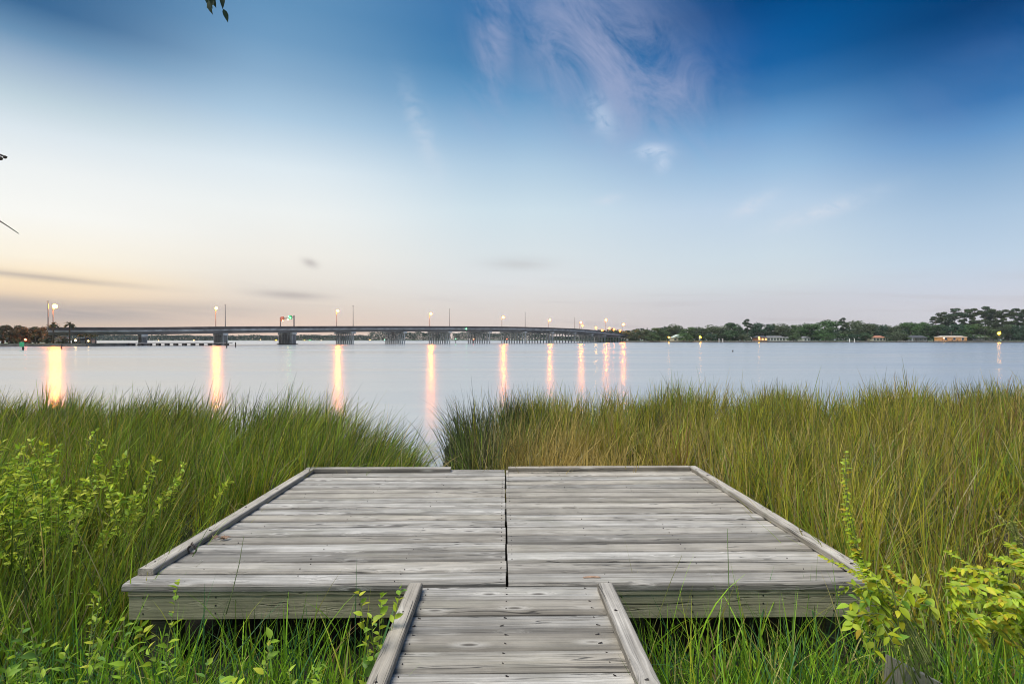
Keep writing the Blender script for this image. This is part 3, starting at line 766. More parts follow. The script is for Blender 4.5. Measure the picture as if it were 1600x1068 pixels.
def spline(pts, n):
    pts = np.array(pts, float); k = len(pts); out = []
    for s in np.linspace(0, k - 1, n):
        i = min(int(s), k - 2); f = s - i
        p0, p1, p2, p3 = pts[max(i - 1, 0)], pts[i], pts[i + 1], pts[min(i + 2, k - 1)]
        out.append(0.5 * ((2 * p1) + (-p0 + p2) * f + (2 * p0 - 5 * p1 + 4 * p2 - p3) * f * f + (-p0 + 3 * p1 - 3 * p2 + p3) * f ** 3))
    return np.array(out)
def leafy(name, stems, leaf_len, leaf_w, per, palette, label, cat, pinnate=False, loc=None, stem_r=0.004, jitter=0.5, start=0.15):
    root = empty(name, loc if loc else tuple(stems[0][0]))
    base = np.array(root.location)
    mb = MB(); Ps, Ds, Us, Ls, Ws, Cs = [], [], [], [], [], []
    pal = np.array(palette)
    for st in stems:
        q = spline(st, max(8, per))
        mb.tube([tuple(p - base) for p in q], list(np.linspace(stem_r, stem_r * 0.35, len(q))), 5)
        L = per
        for i in range(L):
            s = start + (1 - start) * (i + rng.random() * 0.6) / L
            x = s * (len(q) - 1); a = min(int(x), len(q) - 2); f = x - a
            p = q[a] * (1 - f) + q[a + 1] * f; d = q[a + 1] - q[a]; d /= np.linalg.norm(d) + 1e-9
            side = np.cross(d, (0, 0, 1)); side /= np.linalg.norm(side) + 1e-9
            if pinnate:
                for sg in (-1, 1):
                    Ps.append(p); Ds.append(side * sg + d * 0.35 + rng.normal(0, 0.28, 3)); Us.append(np.array((0, -0.35, 1)) + rng.normal(0, 0.5, 3))
                    sz = (1 - 0.55 * s) ; Ls.append(leaf_len * sz * rng.uniform(0.6, 1.2)); Ws.append(leaf_w * sz * rng.uniform(0.7, 1.15)); Cs.append(pal[rng.integers(len(pal))] * rng.uniform(0.75, 1.2))
            else:
                ang = rng.uniform(0, 2 * math.pi)
                up = np.array((0, 0, 1.0))
                o_ = side * math.cos(ang) + np.cross(side, d) * math.sin(ang)
                Ps.append(p); Ds.append(o_ + d * 0.5 + up * 0.15 + rng.normal(0, jitter * 0.4, 3)); Us.append(up + rng.normal(0, jitter, 3))
                sz = rng.uniform(0.65, 1.2); Ls.append(leaf_len * sz); Ws.append(leaf_w * sz * rng.uniform(0.8, 1.15)); Cs.append(pal[rng.integers(len(pal))] * rng.uniform(0.7, 1.2))
    V, F, C = leaf_arrays(np.array(Ps) - base, np.array(Ds), np.array(Us), np.array(Ls), np.array(Ws), np.array(Cs))
    np_mesh('foliage', V, F, C, M_LEAF, root, True)
    mb.build('stem', [M_STEM], root, True)
    return tag(root, label, cat)
YG = [(0.54, 0.64, 0.04), (0.46, 0.60, 0.04), (0.34, 0.52, 0.04), (0.60, 0.62, 0.06)]
YG2 = [(0.52, 0.58, 0.03), (0.44, 0.56, 0.03), (0.34, 0.50, 0.04), (0.60, 0.58, 0.04), (0.44, 0.58, 0.06), (0.44, 0.52, 0.05), (0.38, 0.50, 0.04), (0.60, 0.44, 0.04)]
FG = [(0.32, 0.50, 0.04), (0.26, 0.44, 0.04), (0.42, 0.56, 0.05), (0.18, 0.34, 0.06)]
# leafy shrub rising out of the rushes on the left
st = []
for k in range(150):
    x0, y0 = rng.uniform(-5.2, -2.95), rng.uniform(3.3, 4.8)
    x1, y1 = x0 + rng.normal(0.06, 0.22), y0 + rng.normal(-0.1, 0.22)
    h = rng.uniform(0.55, 1.0) + 0.30 * math.exp(-((x0 + 3.95) / 0.3) ** 2) * rng.random()
    st.append([(x0, y0, 0.08), ((x0 * 2 + x1) / 3, (y0 * 2 + y1) / 3, 0.08 + h * 0.4), ((x0 + 2 * x1) / 3, (y0 + 2 * y1) / 3, 0.08 + h * 0.75), (x1, y1, 0.08 + h)])
leafy('leafy_shrub', st, 0.054, 0.022, 42, YG, 'yellow-green leafy shrub growing among the rushes left of the deck', 'shrub', loc=(-3.95, 4.3, 0.08), start=0.35)
# bright arching vine over the right front corner of the deck
def arch(*pix): return [at(*p) for p in pix]
leafy('vine', [arch((1475, 1030, 2.05), (1420, 960, 2.1), (1370, 915, 2.2), (1325, 888, 2.35), (1283, 868, 2.5)),
               arch((1455, 1040, 2.0), (1400, 940, 2.05), (1350, 880, 2.15), (1328, 810, 2.2), (1321, 705, 2.22)),
               arch((1452, 1040, 2.0), (1398, 942, 2.06), (1346, 878, 2.16), (1325, 808, 2.22), (1323, 715, 2.25)),
               arch((1458, 1040, 2.0), (1404, 938, 2.04), (1353, 884, 2.14), (1332, 812, 2.18), (1318, 730, 2.2)),
               arch((1470, 1050, 2.1), (1415, 960, 2.05), (1385, 930, 2.05), (1350, 900, 2.1), (1335, 862, 2.2)),
               arch((1470, 1000, 2.1), (1450, 935, 2.15), (1420, 915, 2.2), (1385, 885, 2.3))],
      0.042, 0.024, 40, YG2, 'bright yellow-green vine with small paired leaflets arching over the right front corner of the deck', 'vine', True, loc=at(1460, 1060, 2.1), stem_r=0.0035, start=0.3)
def sprays(n, src, box, dr):
    out = []
    for k in range(n):
        sx, sy, d0 = src[0] + rng.normal(0, 18), src[1], rng.uniform(*dr); ex, ey, d1 = rng.uniform(box[0], box[1]), rng.uniform(box[2], box[3]), rng.uniform(*dr)
        mx_, my_ = sx + (ex - sx) * 0.55 + rng.normal(0, 12), sy + (ey - sy) * 0.8 - 15
        out.append(arch((sx, sy, d0), (mx_, my_, (d0 + d1) / 2), (ex, ey, d1), (ex + rng.normal(0, 12), ey + rng.uniform(10, 45), d1)))
    return out
leafy('vine', sprays(11, (1440, 1075), (1310, 1480, 880, 985), (1.95, 2.35)) + [arch((1450, 1060, 2.2), (1425, 985, 2.15), (1395, 950, 2.1), (1362, 960, 2.05), (1350, 990, 2.0)),
               arch((1450, 1060, 2.1), (1430, 1000, 2.1), (1400, 965, 2.1), (1372, 985, 2.05), (1368, 1020, 2.0)),
               arch((1460, 1060, 2.1), (1450, 990, 2.1), (1440, 955, 2.15), (1415, 935, 2.2), (1390, 945, 2.2)),
               arch((1440, 1060, 2.1), (1405, 965, 2.15), (1365, 930, 2.2), (1330, 915, 2.3), (1318, 930, 2.3)),
               arch((1440, 1060, 2.2), (1410, 960, 2.2), (1385, 930, 2.2), (1360, 925, 2.2)),
               arch((1460, 1060, 2.1), (1440, 990, 2.1), (1425, 945, 2.05), (1465, 950, 2.0)),
               arch((1440, 1060, 2.0), (1405, 1000, 1.95), (1380, 975, 1.95), (1400, 1010, 1.9)),
               arch((1440, 1060, 2.1), (1400, 985, 2.1), (1375, 945, 2.15), (1340, 930, 2.2))],
      0.048, 0.025, 14, YG2 + [(0.20, 0.38, 0.05)], 'broad-leaved yellow-green vine hanging in front of the deck corner above the cut post', 'vine', False, loc=at(1440, 1064, 2.1), stem_r=0.003, start=0.35)
st = sprays(12, (1650, 1080), (1485, 1640, 870, 985), (1.7, 2.15)) + [arch((1640, 1030, 1.8), (1610, 990, 1.8), (1570, 960, 1.85), (1530, 930, 1.9)),
      arch((1680, 940, 1.9), (1640, 900, 1.9), (1600, 890, 1.95), (1540, 890, 2.0)),
      arch((1680, 1050, 1.75), (1630, 990, 1.75), (1590, 960, 1.75), (1560, 965, 1.75)),
      arch((1640, 1010, 1.9), (1600, 950, 1.95), (1555, 905, 2.0), (1520, 885, 2.1), (1483, 862, 2.2)),
      arch((1660, 1000, 1.9), (1610, 935, 1.9), (1560, 905, 1.95), (1515, 905, 2.0), (1474, 893, 2.05)),
      arch((1670, 960, 1.8), (1620, 900, 1.8), (1590, 880, 1.85), (1550, 870, 1.9)),
      arch((1650, 1010, 1.8), (1610, 960, 1.8), (1560, 940, 1.85), (1505, 945, 1.9)),
      arch((1680, 1000, 1.75), (1620, 950, 1.75), (1585, 935, 1.75), (1545, 945, 1.8)),
      arch((1680, 980, 1.9), (1630, 900, 1.9), (1600, 870, 1.95), (1580, 850, 2.0))]
leafy('fern_like_shrub', st, 0.050, 0.026, 34, YG2, 'lime-green feathery shrub reaching in from the right edge beyond the cut post', 'shrub', True, loc=at(1670, 1060, 1.9), stem_r=0.004, start=0.2)
st = [arch((1640, 960, 2.4), (1610, 890, 2.4), (1588, 840, 2.4), (1564, 808, 2.42)), arch((1640, 940, 2.4), (1606, 870, 2.4), (1592, 840, 2.4), (1583, 815, 2.38)),
      arch((1640, 930, 2.4), (1612, 900, 2.4), (1596, 862, 2.4), (1590, 848, 2.4))]
leafy('seed_plant', st, 0.030, 0.014, 56, [(0.52, 0.50, 0.16), (0.46, 0.48, 0.12), (0.40, 0.44, 0.08)], 'weed with pale yellow seed spikes at the right edge, above the feathery shrub', 'plant', True, loc=at(1640, 1000, 2.4), stem_r=0.004, start=0.35)
# small broad-leaved weeds, lower left
WEEDS = [((30, 1070, 2.0), 6, 0.05, 0.02, 0.2, 'lime-green weed in the extreme lower left corner of the view'),
         ((130, 1010, 2.3), 5, 0.045, 0.018, 0.2, 'slender yellow-green weed behind the two corner weeds, before the dark rushes'),
         ((300, 1070, 2.0), 5, 0.05, 0.02, 0.12, 'low bushy green weed under the left fascia, right of the thin tufted weed'),
         ((470, 1072, 2.0), 5, 0.045, 0.02, 0.10, 'small low green weed midway between the left post and the boardwalk'),
         ((95, 1062, 1.95), 5, 0.055, 0.022, 0.22, 'bright green broad-leaved weed at the lower left corner in front of the rushes'),
         ((180, 1066, 1.9), 4, 0.055, 0.024, 0.2, 'green weed with upright pointed leaves, right of the corner weed at lower left'),
         ((246, 1040, 2.25), 2, 0.06, 0.03, 0.40, 'thin weed with yellow-green leaf tufts before the left front post of the deck'),
         ((388, 1066, 2.1), 3, 0.06, 0.035, 0.14, 'low yellowish weed at the bottom, in front of the left fascia'),
         ((588, 1066, 2.3), 4, 0.055, 0.03, 0.42, 'small green weed with yellow buds beside the left boardwalk rail'),
         ((560, 1068, 2.2), 3, 0.07, 0.045, 0.14, 'low round-leaved weed at the foot of the left boardwalk rail')]
for (p, ns, ll, lw, hh, lab) in WEEDS:
    b0 = np.array(at(*p)); zg = float(ground_z(np.array([b0[0]]), np.array([b0[1]]))[0]); st = []
    hh = hh + (b0[2] - zg)
    for k in range(ns):
        a = rng.uniform(0, 6.28); r = rng.uniform(0.05, 0.16)
        st.append([(b0[0], b0[1], zg), (b0[0] + 0.3 * r * math.cos(a), b0[1] + 0.3 * r * math.sin(a), zg + hh * 0.5), (b0[0] + r * math.cos(a), b0[1] + r * math.sin(a), zg + hh * rng.uniform(0.75, 1.0))])
    leafy('weed', st, ll * 0.82, lw * 0.8, 15, FG if 'yellow' not in lab else FG + YG, lab, 'weed', loc=(b0[0], b0[1], zg), stem_r=0.003, start=0.55)

# cut timber post leaning among the right-hand grass
p0 = at(1434, 1048, 2.3)
post = MB()
hx, hy = 0.09, 0.07
pv_ = [(-hx, -hy, -0.45), (hx, -hy, -0.45), (hx, hy, -0.45), (-hx, hy, -0.45), (-hx, -hy, 0.05), (hx, -hy, -0.02), (hx, hy, -0.05), (-hx, hy, 0.02)]
post.add([(z, y, -x) for x, y, z in pv_], [(3, 2, 1, 0), (4, 5, 6, 7), (0, 1, 5, 4), (1, 2, 6, 5), (2, 3, 7, 6), (3, 0, 4, 7)], 0, (0.25, 0.8, 0.2))
o = post.build('cut_post', [M_RAIL]); o.location = p0; o.rotation_euler = (R(3), R(-86), R(-8))
tag(o, 'short grey cut timber post with a slanted top in the grass at lower right', 'post')

# live oak just outside the frame on the left; only twig tips and one sprig hang into view
tree = empty('overhanging_tree', (-6.2, 2.3, 0.08))
def loc_(p): return tuple(np.array(p) - np.array((-6.2, 2.3, 0.08)))
mb = MB(); mb.tube([loc_((-6.2, 2.3, 0.0)), loc_((-6.1, 2.35, 1.5)), loc_((-5.8, 2.5, 3.2)), loc_((-5.6, 2.6, 5.0))], [0.2, 0.16, 0.13, 0.07], 10); mb.build('trunk', [M_BARK], tree, True)
mb = MB()
mb.tube([loc_((-5.8, 2.5, 3.2)), loc_((-4.6, 2.6, 4.1)), loc_((-3.0, 2.6, 4.5)), loc_((-1.75, 2.55, 4.35))], [0.07, 0.05, 0.03, 0.01], 7)
mb.tube([loc_((-1.75, 2.55, 4.35)), loc_((-1.52, 2.52, 4.0)), loc_((-1.47, 2.5, 3.66))], [0.008, 0.005, 0.002], 5)
mb.tube([loc_((-5.8, 2.5, 3.2)), loc_((-4.0, 3.0, 3.3)), loc_((-3.2, 3.05, 3.15)), loc_(at(12, 246, 3.05))], [0.04, 0.02, 0.009, 0.005], 6)
mb.ball(loc_(at(9, 246, 3.05)), 0.010, 0, 7, 5); mb.ball(loc_(at(2, 248, 3.05)), 0.012, 0, 7, 5)
mb.tube([loc_((-5.9, 2.4, 2.6)), loc_((-3.8, 3.0, 2.85)), loc_(at(-6, 341, 3.05)), loc_(at(14, 354, 3.05)), loc_(at(30, 365, 3.05))], [0.03, 0.012, 0.0045, 0.003, 0.002], 5)
mb.build('branch', [M_BARK], tree, True)
tip = np.array(loc_(at(338, 6, 2.5)))
Ps, Ds, Us = [], [], []
for k in range(16):
    f = k / 15.0; Ps.append(tip + np.array((rng.normal(0, 0.025), rng.normal(0, 0.02), 0.22 - 0.24 * f))); Ds.append((rng.normal(0.0, 0.45), rng.normal(0, 0.3), -1.0)); Us.append((rng.normal(0, .4), -1, 0.3))
for k in range(500):
    q = np.array(loc_((rng.uniform(-5.8, -2.6), rng.uniform(2.2, 3.2), rng.uniform(4.5, 5.6)))); Ps.append(q); Ds.append(rng.normal(0, 1, 3) - np.array((0, 0, .4))); Us.append(rng.normal(0, 0.5, 3) + np.array((0, 0, 1)))
N = len(Ps)
V, F, C = leaf_arrays(np.array(Ps), np.array(Ds), np.array(Us, float), rng.uniform(0.05, 0.09, N), rng.uniform(0.018, 0.028, N), np.tile(np.array((0.035, 0.06, 0.035)), (N, 1)) * rng.uniform(0.7, 1.3, (N, 1)))
np_mesh('foliage', V, F, C, M_TREE, tree, True)
tag(tree, 'dark tree beyond the left edge whose bare twigs and one hanging sprig enter the sky', 'tree')

# ------------------------------------------------------------------ bridge
ZS = 170.0
near = []
for n in range(-1, 8):
    d = ZS * (1 + 0.0883 * n); px = (226 + 157.6 * n) / (1 + 0.0883 * n); near.append(Vector(((px - 800) / 800 * d, d, 0)))
for px, d in ((864, 291.5), (899, 310.5), (926, 330), (946, 350), (968, 372), (988, 396)):
    near.append(Vector(((px - 800) / 800 * d, d, 0)))
TOPY = [511.0, 511.0, 509.9, 509.4, 509.2, 509.2, 509.4, 509.8, 510.6, 511.8, 513.2, 515.4, 517.6, 520.4, 523.0]
WB = 20.0
top = [EYE + (530 - y) / 800 * p.y for p, y in zip(near, TOPY)]
def bdir(i):
    a, c = near[max(i - 1, 0)], near[min(i + 1, len(near) - 1)]; return (c - a).normalized()
def bperp(i):
    d = bdir(i); return Vector((-d.y, d.x, 0))
bridge = empty('road_bridge', tuple(near[0])); B0 = near[0].copy()
tag(bridge, 'long grey concrete road bridge on rows of columns curving across the water', 'bridge')
def sweep(name, o0, o1, z0, z1, mat, fine=4):
    # box section from offset o0..o1 across the deck, heights relative to the parapet top
    mb = MB(); rows = []
    K = len(near); S = (K - 1) * fine
    P = np.array([tuple(p) for p in near]); Q = spline(P, S + 1); T = spline(np.array([[t, 0, 0] for t in top]), S + 1)[:, 0]
    vs, fs = [], []
    for i in range(S + 1):
        d = Q[min(i + 1, S)] - Q[max(i - 1, 0)]; d /= np.linalg.norm(d); pr = np.array((-d[1], d[0], 0))
        for (o_, z_) in ((o0, z0), (o1, z0), (o1, z1), (o0, z1)):
            p = Q[i] + pr * o_; vs.append((p[0] - B0.x, p[1] - B0.y, T[i] + z_))
    for i in range(S):
        for k in range(4):
            k2 = (k + 1) % 4; fs.append((i * 4 + k, (i + 1) * 4 + k, (i + 1) * 4 + k2, i * 4 + k2))
    fs.append((0, 1, 2, 3)); fs.append(tuple(S * 4 + k for k in (3, 2, 1, 0)))
    mb.add(vs, fs); return mb.build(name, [mat], bridge)
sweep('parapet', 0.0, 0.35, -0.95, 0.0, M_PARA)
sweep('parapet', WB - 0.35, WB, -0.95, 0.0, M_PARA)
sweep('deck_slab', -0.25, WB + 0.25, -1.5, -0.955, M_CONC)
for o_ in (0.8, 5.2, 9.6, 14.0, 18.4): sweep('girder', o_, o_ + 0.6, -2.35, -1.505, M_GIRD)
for i in range(1, len(near) - 1):
    d, pr, p = bdir(i), bperp(i), near[i]; rz = math.atan2(d.y, d.x); ztop = top[i] - 2.36
    def place(off, along=0.0): q = p + pr * off + d * along - B0; return q
    solid = i <= 3
    cap = MB(); c = place(WB / 2); cap.box((c.x, c.y, ztop - 0.45), (1.7, WB + 0.6, 0.88), 0, rz)
    pc = cap.build('pier', [M_CONC], bridge)
    if solid:
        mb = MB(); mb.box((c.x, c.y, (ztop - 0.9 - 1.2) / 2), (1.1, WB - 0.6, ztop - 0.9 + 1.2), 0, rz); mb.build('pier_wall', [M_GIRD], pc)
        for k in range(10):
            q = place(0.8 + k * (WB - 1.6) / 9); mb = MB(); mb.box((q.x, q.y, (ztop - 0.9 - 1.3) / 2), (1.5, 0.8, ztop - 0.9 + 1.3), 0, rz); mb.build('column', [M_CONC], pc)
    else:
        for k in range(10):
            q = place(0.5 + k * (WB - 1.0) / 9); mb = MB(); mb.box((q.x, q.y, (ztop - 0.9 - 1.3) / 2), (0.46, 0.46, ztop - 0.9 + 1.3), 0, rz); mb.build('column', [M_CONC], pc)
    if solid: mb = MB(); mb.box((c.x, c.y, -0.35), (2.3, WB + 1.0, 1.3), 0, rz); mb.build('footing', [M_DARKW], pc)

# lamp posts on the bridge
def lamp_post(name, base, height, lit, r_glow, label, group, arm=1.6, adir=(1, 0, 0), mat=None, cat='street lamp'):
    root = empty(name, tuple(base)); a = Vector(adir)
    mb = MB(); mb.tube([(0, 0, -0.05), (0, 0, height * 0.6), (0, 0, height)], [0.17, 0.12, 0.09], 8); mb.build('pole', [M_STEEL], root)
    e = a * arm
    if lit or arm:
        mb = MB(); mb.tube([(0, 0, height - 0.1), (e.x * 0.5, e.y * 0.5, height + 0.1), (e.x, e.y, height + 0.12)], 0.06, 6); mb.build('arm', [M_STEEL], root)
    if lit:
        mb = MB(); mb.ball((e.x, e.y, height + 0.12), r_glow * 0.62, 0, 12, 8); mb.build('lamp_globe', [mat or M_SODIUM], root, True)
    else:
        mb = MB(); mb.box((0, 0, height + 0.08), (0.45, 0.3, 0.16)); mb.build('lamp_head', [M_STEEL], root)
    return tag(root, label, cat, group)
names_near = {0: (471, 61), 2: (476, 343), 4: (478, 548), 6: (483, 701), 8: (488, 818), 10: (496, 897)}
where = {0: 'above the trees at its left end', 2: 'over the second pier', 4: 'over the fourth pier', 6: 'over the sixth pier', 8: 'over the eighth pier', 10: 'on the far curving end'}
for i, (yt, px) in names_near.items():
    p = near[i] + bperp(i) * 0.45; zb = top[i] - 0.95
    h = EYE + (530 - yt) / 800 * p.y - zb
    lamp_post('lamp_post', (p.x, p.y, zb), h, False, 0, 'tall unlit pole on the near bridge side, ' + where[i], 'unlit poles along the near parapet', arm=0)
far_lit = {2: (482, 337, 0.78, 'brightest lit lamp on the bridge deck, beside the pole over the second pier'), 4: (486, 524, 0.78, 'lit orange lamp on the bridge right of the sign gantry'), 6: (490.5, 668, 0.8, 'lit orange lamp over the sixth bridge pier'),
           8: (496, 779, 0.8, 'lit orange lamp over the eighth bridge pier'), 10: (500, 855, 0.72, 'lit lamp where the bridge begins to curve away'), 12: (504, 905, 0.8, 'lit lamp in the orange cluster at the far right end of the bridge')}
for i, (yl, px, rg, lab) in far_lit.items():
    pr = bperp(i); p = near[i] + pr * (WB - 0.55); zb = top[i] - 0.95
    zl = EYE + (530 - yl) / 800 * p.y
    lamp_post('street_lamp', (p.x, p.y, zb), zl - zb, True, rg, lab, 'lit lamps along the bridge', 1.3, tuple(-pr))
p = Vector(at(83, 540, 158)); p.z = 0.75
lamp_post('street_lamp', tuple(p), EYE + (530 - 479) / 800 * 158 - 0.75, True, 1.0, 'very bright lit lamp above the palm at the left end of the bridge', 'lit lamps along the bridge', 0.6, (1, 0, 0))
for (px, yl, d, lab, mt, rg) in ((946, 500, 395, 'high lit lamp beyond the far right end of the bridge', M_SODIUM, 0.75), (973, 507, 385, 'lit lamp at the edge of the trees where the bridge lands', M_SODIUM, 0.85),
                             (930, 512, 372, 'yellowish small lamp low behind the far bridge parapet', M_SODIUM2, 0.9), (940, 516.5, 376, 'deep orange lamp just above the far bridge parapet, left of the lowest one', M_DEEP, 0.9), (958, 515, 391, 'deep orange lamp between the two lowest lamps at the bridge tip', M_DEEP, 0.9), (909, 509, 362, 'reddish lamp below the first lamp of the far orange cluster', M_DEEP, 0.8), (951, 513, 388, 'small orange lamp low behind the bridge end', M_DEEP, 0.8), (968, 517, 392, 'lowest orange lamp at the tip of the bridge', M_DEEP, 0.8)):
    p = Vector(at(px, yl, d)); lamp_post('street_lamp', (p.x, p.y, 0.9), p.z - 0.9, True, rg, lab, 'lamps at the far end of the bridge', 0.5, (1, 0, 0), mt)

# overhead sign gantry
i = 3; pr = bperp(i); g0 = near[i] + pr * 0.5; g1 = near[i] + pr * (WB - 0.5); zb = top[i] - 0.95
gan = empty('sign_gantry', (g0.x, g0.y, zb))
dv = (g1 - g0); hN = EYE + (530 - 492.5) / 800 * g0.y - zb; hF = EYE + (530 - 495.5) / 800 * g1.y - zb
mb = MB(); mb.tube([(0, 0, 0), (0, 0, hN)], 0.26, 8); mb.build('post', [M_STEEL], gan)
mb = MB(); mb.tube([(dv.x, dv.y, 0), (dv.x, dv.y, hF)], 0.22, 8); mb.build('post', [M_STEEL], gan)
mb = MB()
for zz in (hN - 0.5, hN - 1.15): mb.tube([(0, 0, zz), (dv.x, dv.y, zz)], 0.10, 6)
for k in range(14):
    a, c = dv * (k / 14), dv * ((k + 1) / 14); z1, z2 = (hN - 0.5, hN - 1.15) if k % 2 else (hN - 1.15, hN - 0.5)
    mb.tube([(a.x, a.y, z1), (c.x, c.y, z2)], 0.06, 5)
mb.build('truss', [M_STEEL], gan)
dd = bdir(i); rz = math.atan2(dv.y, dv.x)
q = dv * 0.80 - dd * 0.3; mb = MB(); mb.box((q.x, q.y, hN - 0.95), (4.2, 0.15, 1.9), 0, rz); mb.build('sign_panel', [M_REDP], gan)
q = dv * 0.22 - dd * 0.3; mb = MB(); mb.box((q.x, q.y, hN - 0.7), (4.4, 0.15, 1.6), 0, rz); mb.build('sign_panel', [M_GREENP], gan)['label'] = 'green overhead sign panel'
for fr, mt, zz in ((0.26, M_GREENL, 0.35), (0.14, M_GREENL, 0.95), (0.30, M_WARM, 1.55), (0.70, M_WARM, 1.75), (0.34, M_WARM, 1.4)):
    q = dv * fr - dd * 0.6; mb = MB(); mb.ball((q.x, q.y, hN - zz), 0.24, 0, 8, 6); mb.build('sign_lamp', [mt], gan, True)
tag(gan, 'overhead sign gantry with red and green panels on the left part of the bridge', 'sign gantry')

# ------------------------------------------------------------------ low fishing pier, channel posts
fp = empty('fishing_pier', (-126, 157, 0))
A, Bp = Vector(at(158, 538, 158)), Vector(at(362, 536, 166))
A.z = Bp.z = 0; v = Bp - A; rz = math.atan2(v.y, v.x); mid = (A + Bp) / 2 - Vector((-126, 157, 0))
mb = MB(); mb.box((mid.x, mid.y, 0.78), (v.length, 1.8, 0.22), 0, rz); mb.build('walkway_slab', [M_CONCD], fp)
for k in range(15):
    q = A + v * ((k + 0.4) / 15) - Vector((-126, 157, 0)); mb = MB(); mb.box((q.x, q.y, 0.1), (0.9, 1.5, 1.15), 0, rz); mb.build('piling', [M_DARKW], fp)
tag(fp, 'low dark fishing pier on short pilings below the left end of the bridge', 'pier')
def channel_post(px, ytop, ybase, r, label, day=None, lamp=None):
    d = EYE * 800 / (ybase - 530); p = at(px, 530, d); zt = EYE + (530 - ytop) / 800 * d
    root = empty('channel_post', (p[0], p[1], 0))
    mb = MB(); mb.tube([(0, 0, -1), (0, 0, zt)], r, 8); mb.build('post', [M_DARKW], root)
    if day:
        mb = MB(); mb.box((0, -r - 0.06, zt - 0.6), (0.85, 0.08, 0.9)); mb.build('daymark', [day], root)
    if lamp:
        mb = MB(); mb.ball((0, 0, zt + 0.18), 0.16, 0, 8, 6); mb.build('lamp', [lamp], root)
    return tag(root, label, 'channel post', 'posts standing in the water')
channel_post(36, 533.0, 546.5, 0.16, 'wooden channel post with a green daymark standing in the water at far left', M_GREENP)
channel_post(96, 538, 545, 0.13, 'short bare post in the bright reflection below the palms')
channel_post(354, 532.5, 543, 0.15, 'bare post in the water just right of the second bridge pier')
channel_post(368, 534.5, 542, 0.15, 'shorter bare post in open water right of the second bridge pier')
channel_post(1145, 546.8, 549.3, 0.10, 'tiny post tip poking out of the open water before the right shore')

# ------------------------------------------------------------------ trees
def crown_mesh(name, clumps, n, size, base_col, seed):
    r = np.random.default_rng(seed); Cn = len(clumps); cl = np.array(clumps)
    wgt = cl[:, 3] * cl[:, 4]; idx_ = r.choice(Cn, n, p=wgt / wgt.sum())
    d = r.normal(0, 1, (n, 3)); d /= np.linalg.norm(d, axis=1, keepdims=True)
    rad = r.uniform(0.35, 1.0, n) ** 0.5 * r.uniform(0.85, 1.12, n)
    P = cl[idx_, :3] + d * rad[:, None] * np.stack([cl[idx_, 3], cl[idx_, 3], cl[idx_, 4]], -1)
    nrm = d + r.normal(0, 0.55, (n, 3)); nrm /= np.linalg.norm(nrm, axis=1, keepdims=True)
    a = np.cross(nrm, r.normal(0, 1, (n, 3))); a /= np.linalg.norm(a, axis=1, keepdims=True); b2 = np.cross(nrm, a)
    s = size * r.uniform(0.6, 1.3, (n, 1))
    V = np.stack([P - a * s, P + b2 * s * 0.6, P + a * s, P - b2 * s * 0.6], 1).reshape(-1, 3)
    F = np.arange(4 * n).reshape(-1, 4)
    tone = r.uniform(0.62, 1.35, Cn)[idx_] * r.uniform(0.75, 1.25, n)
    C = np.repeat(np.array(base_col)[None] * tone[:, None], 4, 0)
    me_o = np_mesh(name, V, F, C, M_TREE)
    me = me_o.data; bpy.data.objects.remove(me_o); return me
def oak_clumps(h, r, seed, low=0.12):
    g = np.random.default_rng(seed); out = []
    for k in range(26):
        a = g.uniform(0, 6.28); q = r * math.sqrt(g.random()) * 0.85; z = h * g.uniform(low, 0.86)
        env = math.sqrt(max(0.08, 1 - ((z / h - 0.45) / 0.6) ** 2)); s = g.uniform(0.17, 0.33) * r
        out.append((q * env * math.cos(a), q * env * math.sin(a), z, s * 1.25, s * 0.85))
    return out
def pine_clumps(h, r, seed):
    g = np.random.default_rng(seed); out = []
    for k in range(25):
        a = g.uniform(0, 6.28); z = h * g.uniform(0.42, 0.95); env = 0.45 + 0.55 * math.sin(math.pi * min(1, (z / h - 0.42) / 0.5))
        q = r * env * g.uniform(0.25, 1.0); s = r * g.uniform(0.20, 0.36)
        out.append((q * math.cos(a), q * math.sin(a), z, s * 1.15, s * 0.62))
    return out
def limbs(mb, h, clumps, r0, frac, pick_n):
    mb.tube([(0, 0, -0.3), (0.1, 0, h * frac * 0.5), (0.0, 0.1, h * frac)], [r0, r0 * 0.75, r0 * 0.5], 7)
    for c in clumps[:pick_n]:
        z0 = h * frac * random.uniform(0.6, 1.0); z0 = min(z0, c[2])
        mb.tube([(0, 0.05, z0), (c[0] * 0.5, c[1] * 0.5, (z0 + c[2]) / 2 + 0.2), (c[0], c[1], c[2])], [r0 * 0.4, r0 * 0.25, r0 * 0.1], 5)
def make_kind(kind, h, r, col, seed, n, size, low=0.12):
    cl = oak_clumps(h, r, seed, low) if kind == 'oak' else pine_clumps(h, r, seed)
    me = crown_mesh('crown', cl, n, size, col, seed + 50)
    mb = MB(); limbs(mb, h, cl, 0.32 if kind == 'oak' else 0.26, 0.5 if kind == 'oak' else 0.9, 8 if kind == 'oak' else 12)
    to = mb.build('trunk', [M_BARK], None, True); tm = to.data; bpy.data.objects.remove(to)
    return (me, tm, h)
OAKS = [make_kind('oak', 12, 6.0 + 0.5 * k, c, 200 + k, 2600, 0.42) for k, c in enumerate([(0.061, 0.106, 0.05), (0.078, 0.122, 0.05), (0.05, 0.095, 0.056), (0.089, 0.117, 0.061), (0.067, 0.128, 0.044)])]
PINES = [make_kind('pine', 22, 5.2, c, 300 + k, 3600, 0.38) for k, c in enumerate([(0.067, 0.095, 0.05), (0.078, 0.106, 0.05), (0.061, 0.095, 0.056)])]
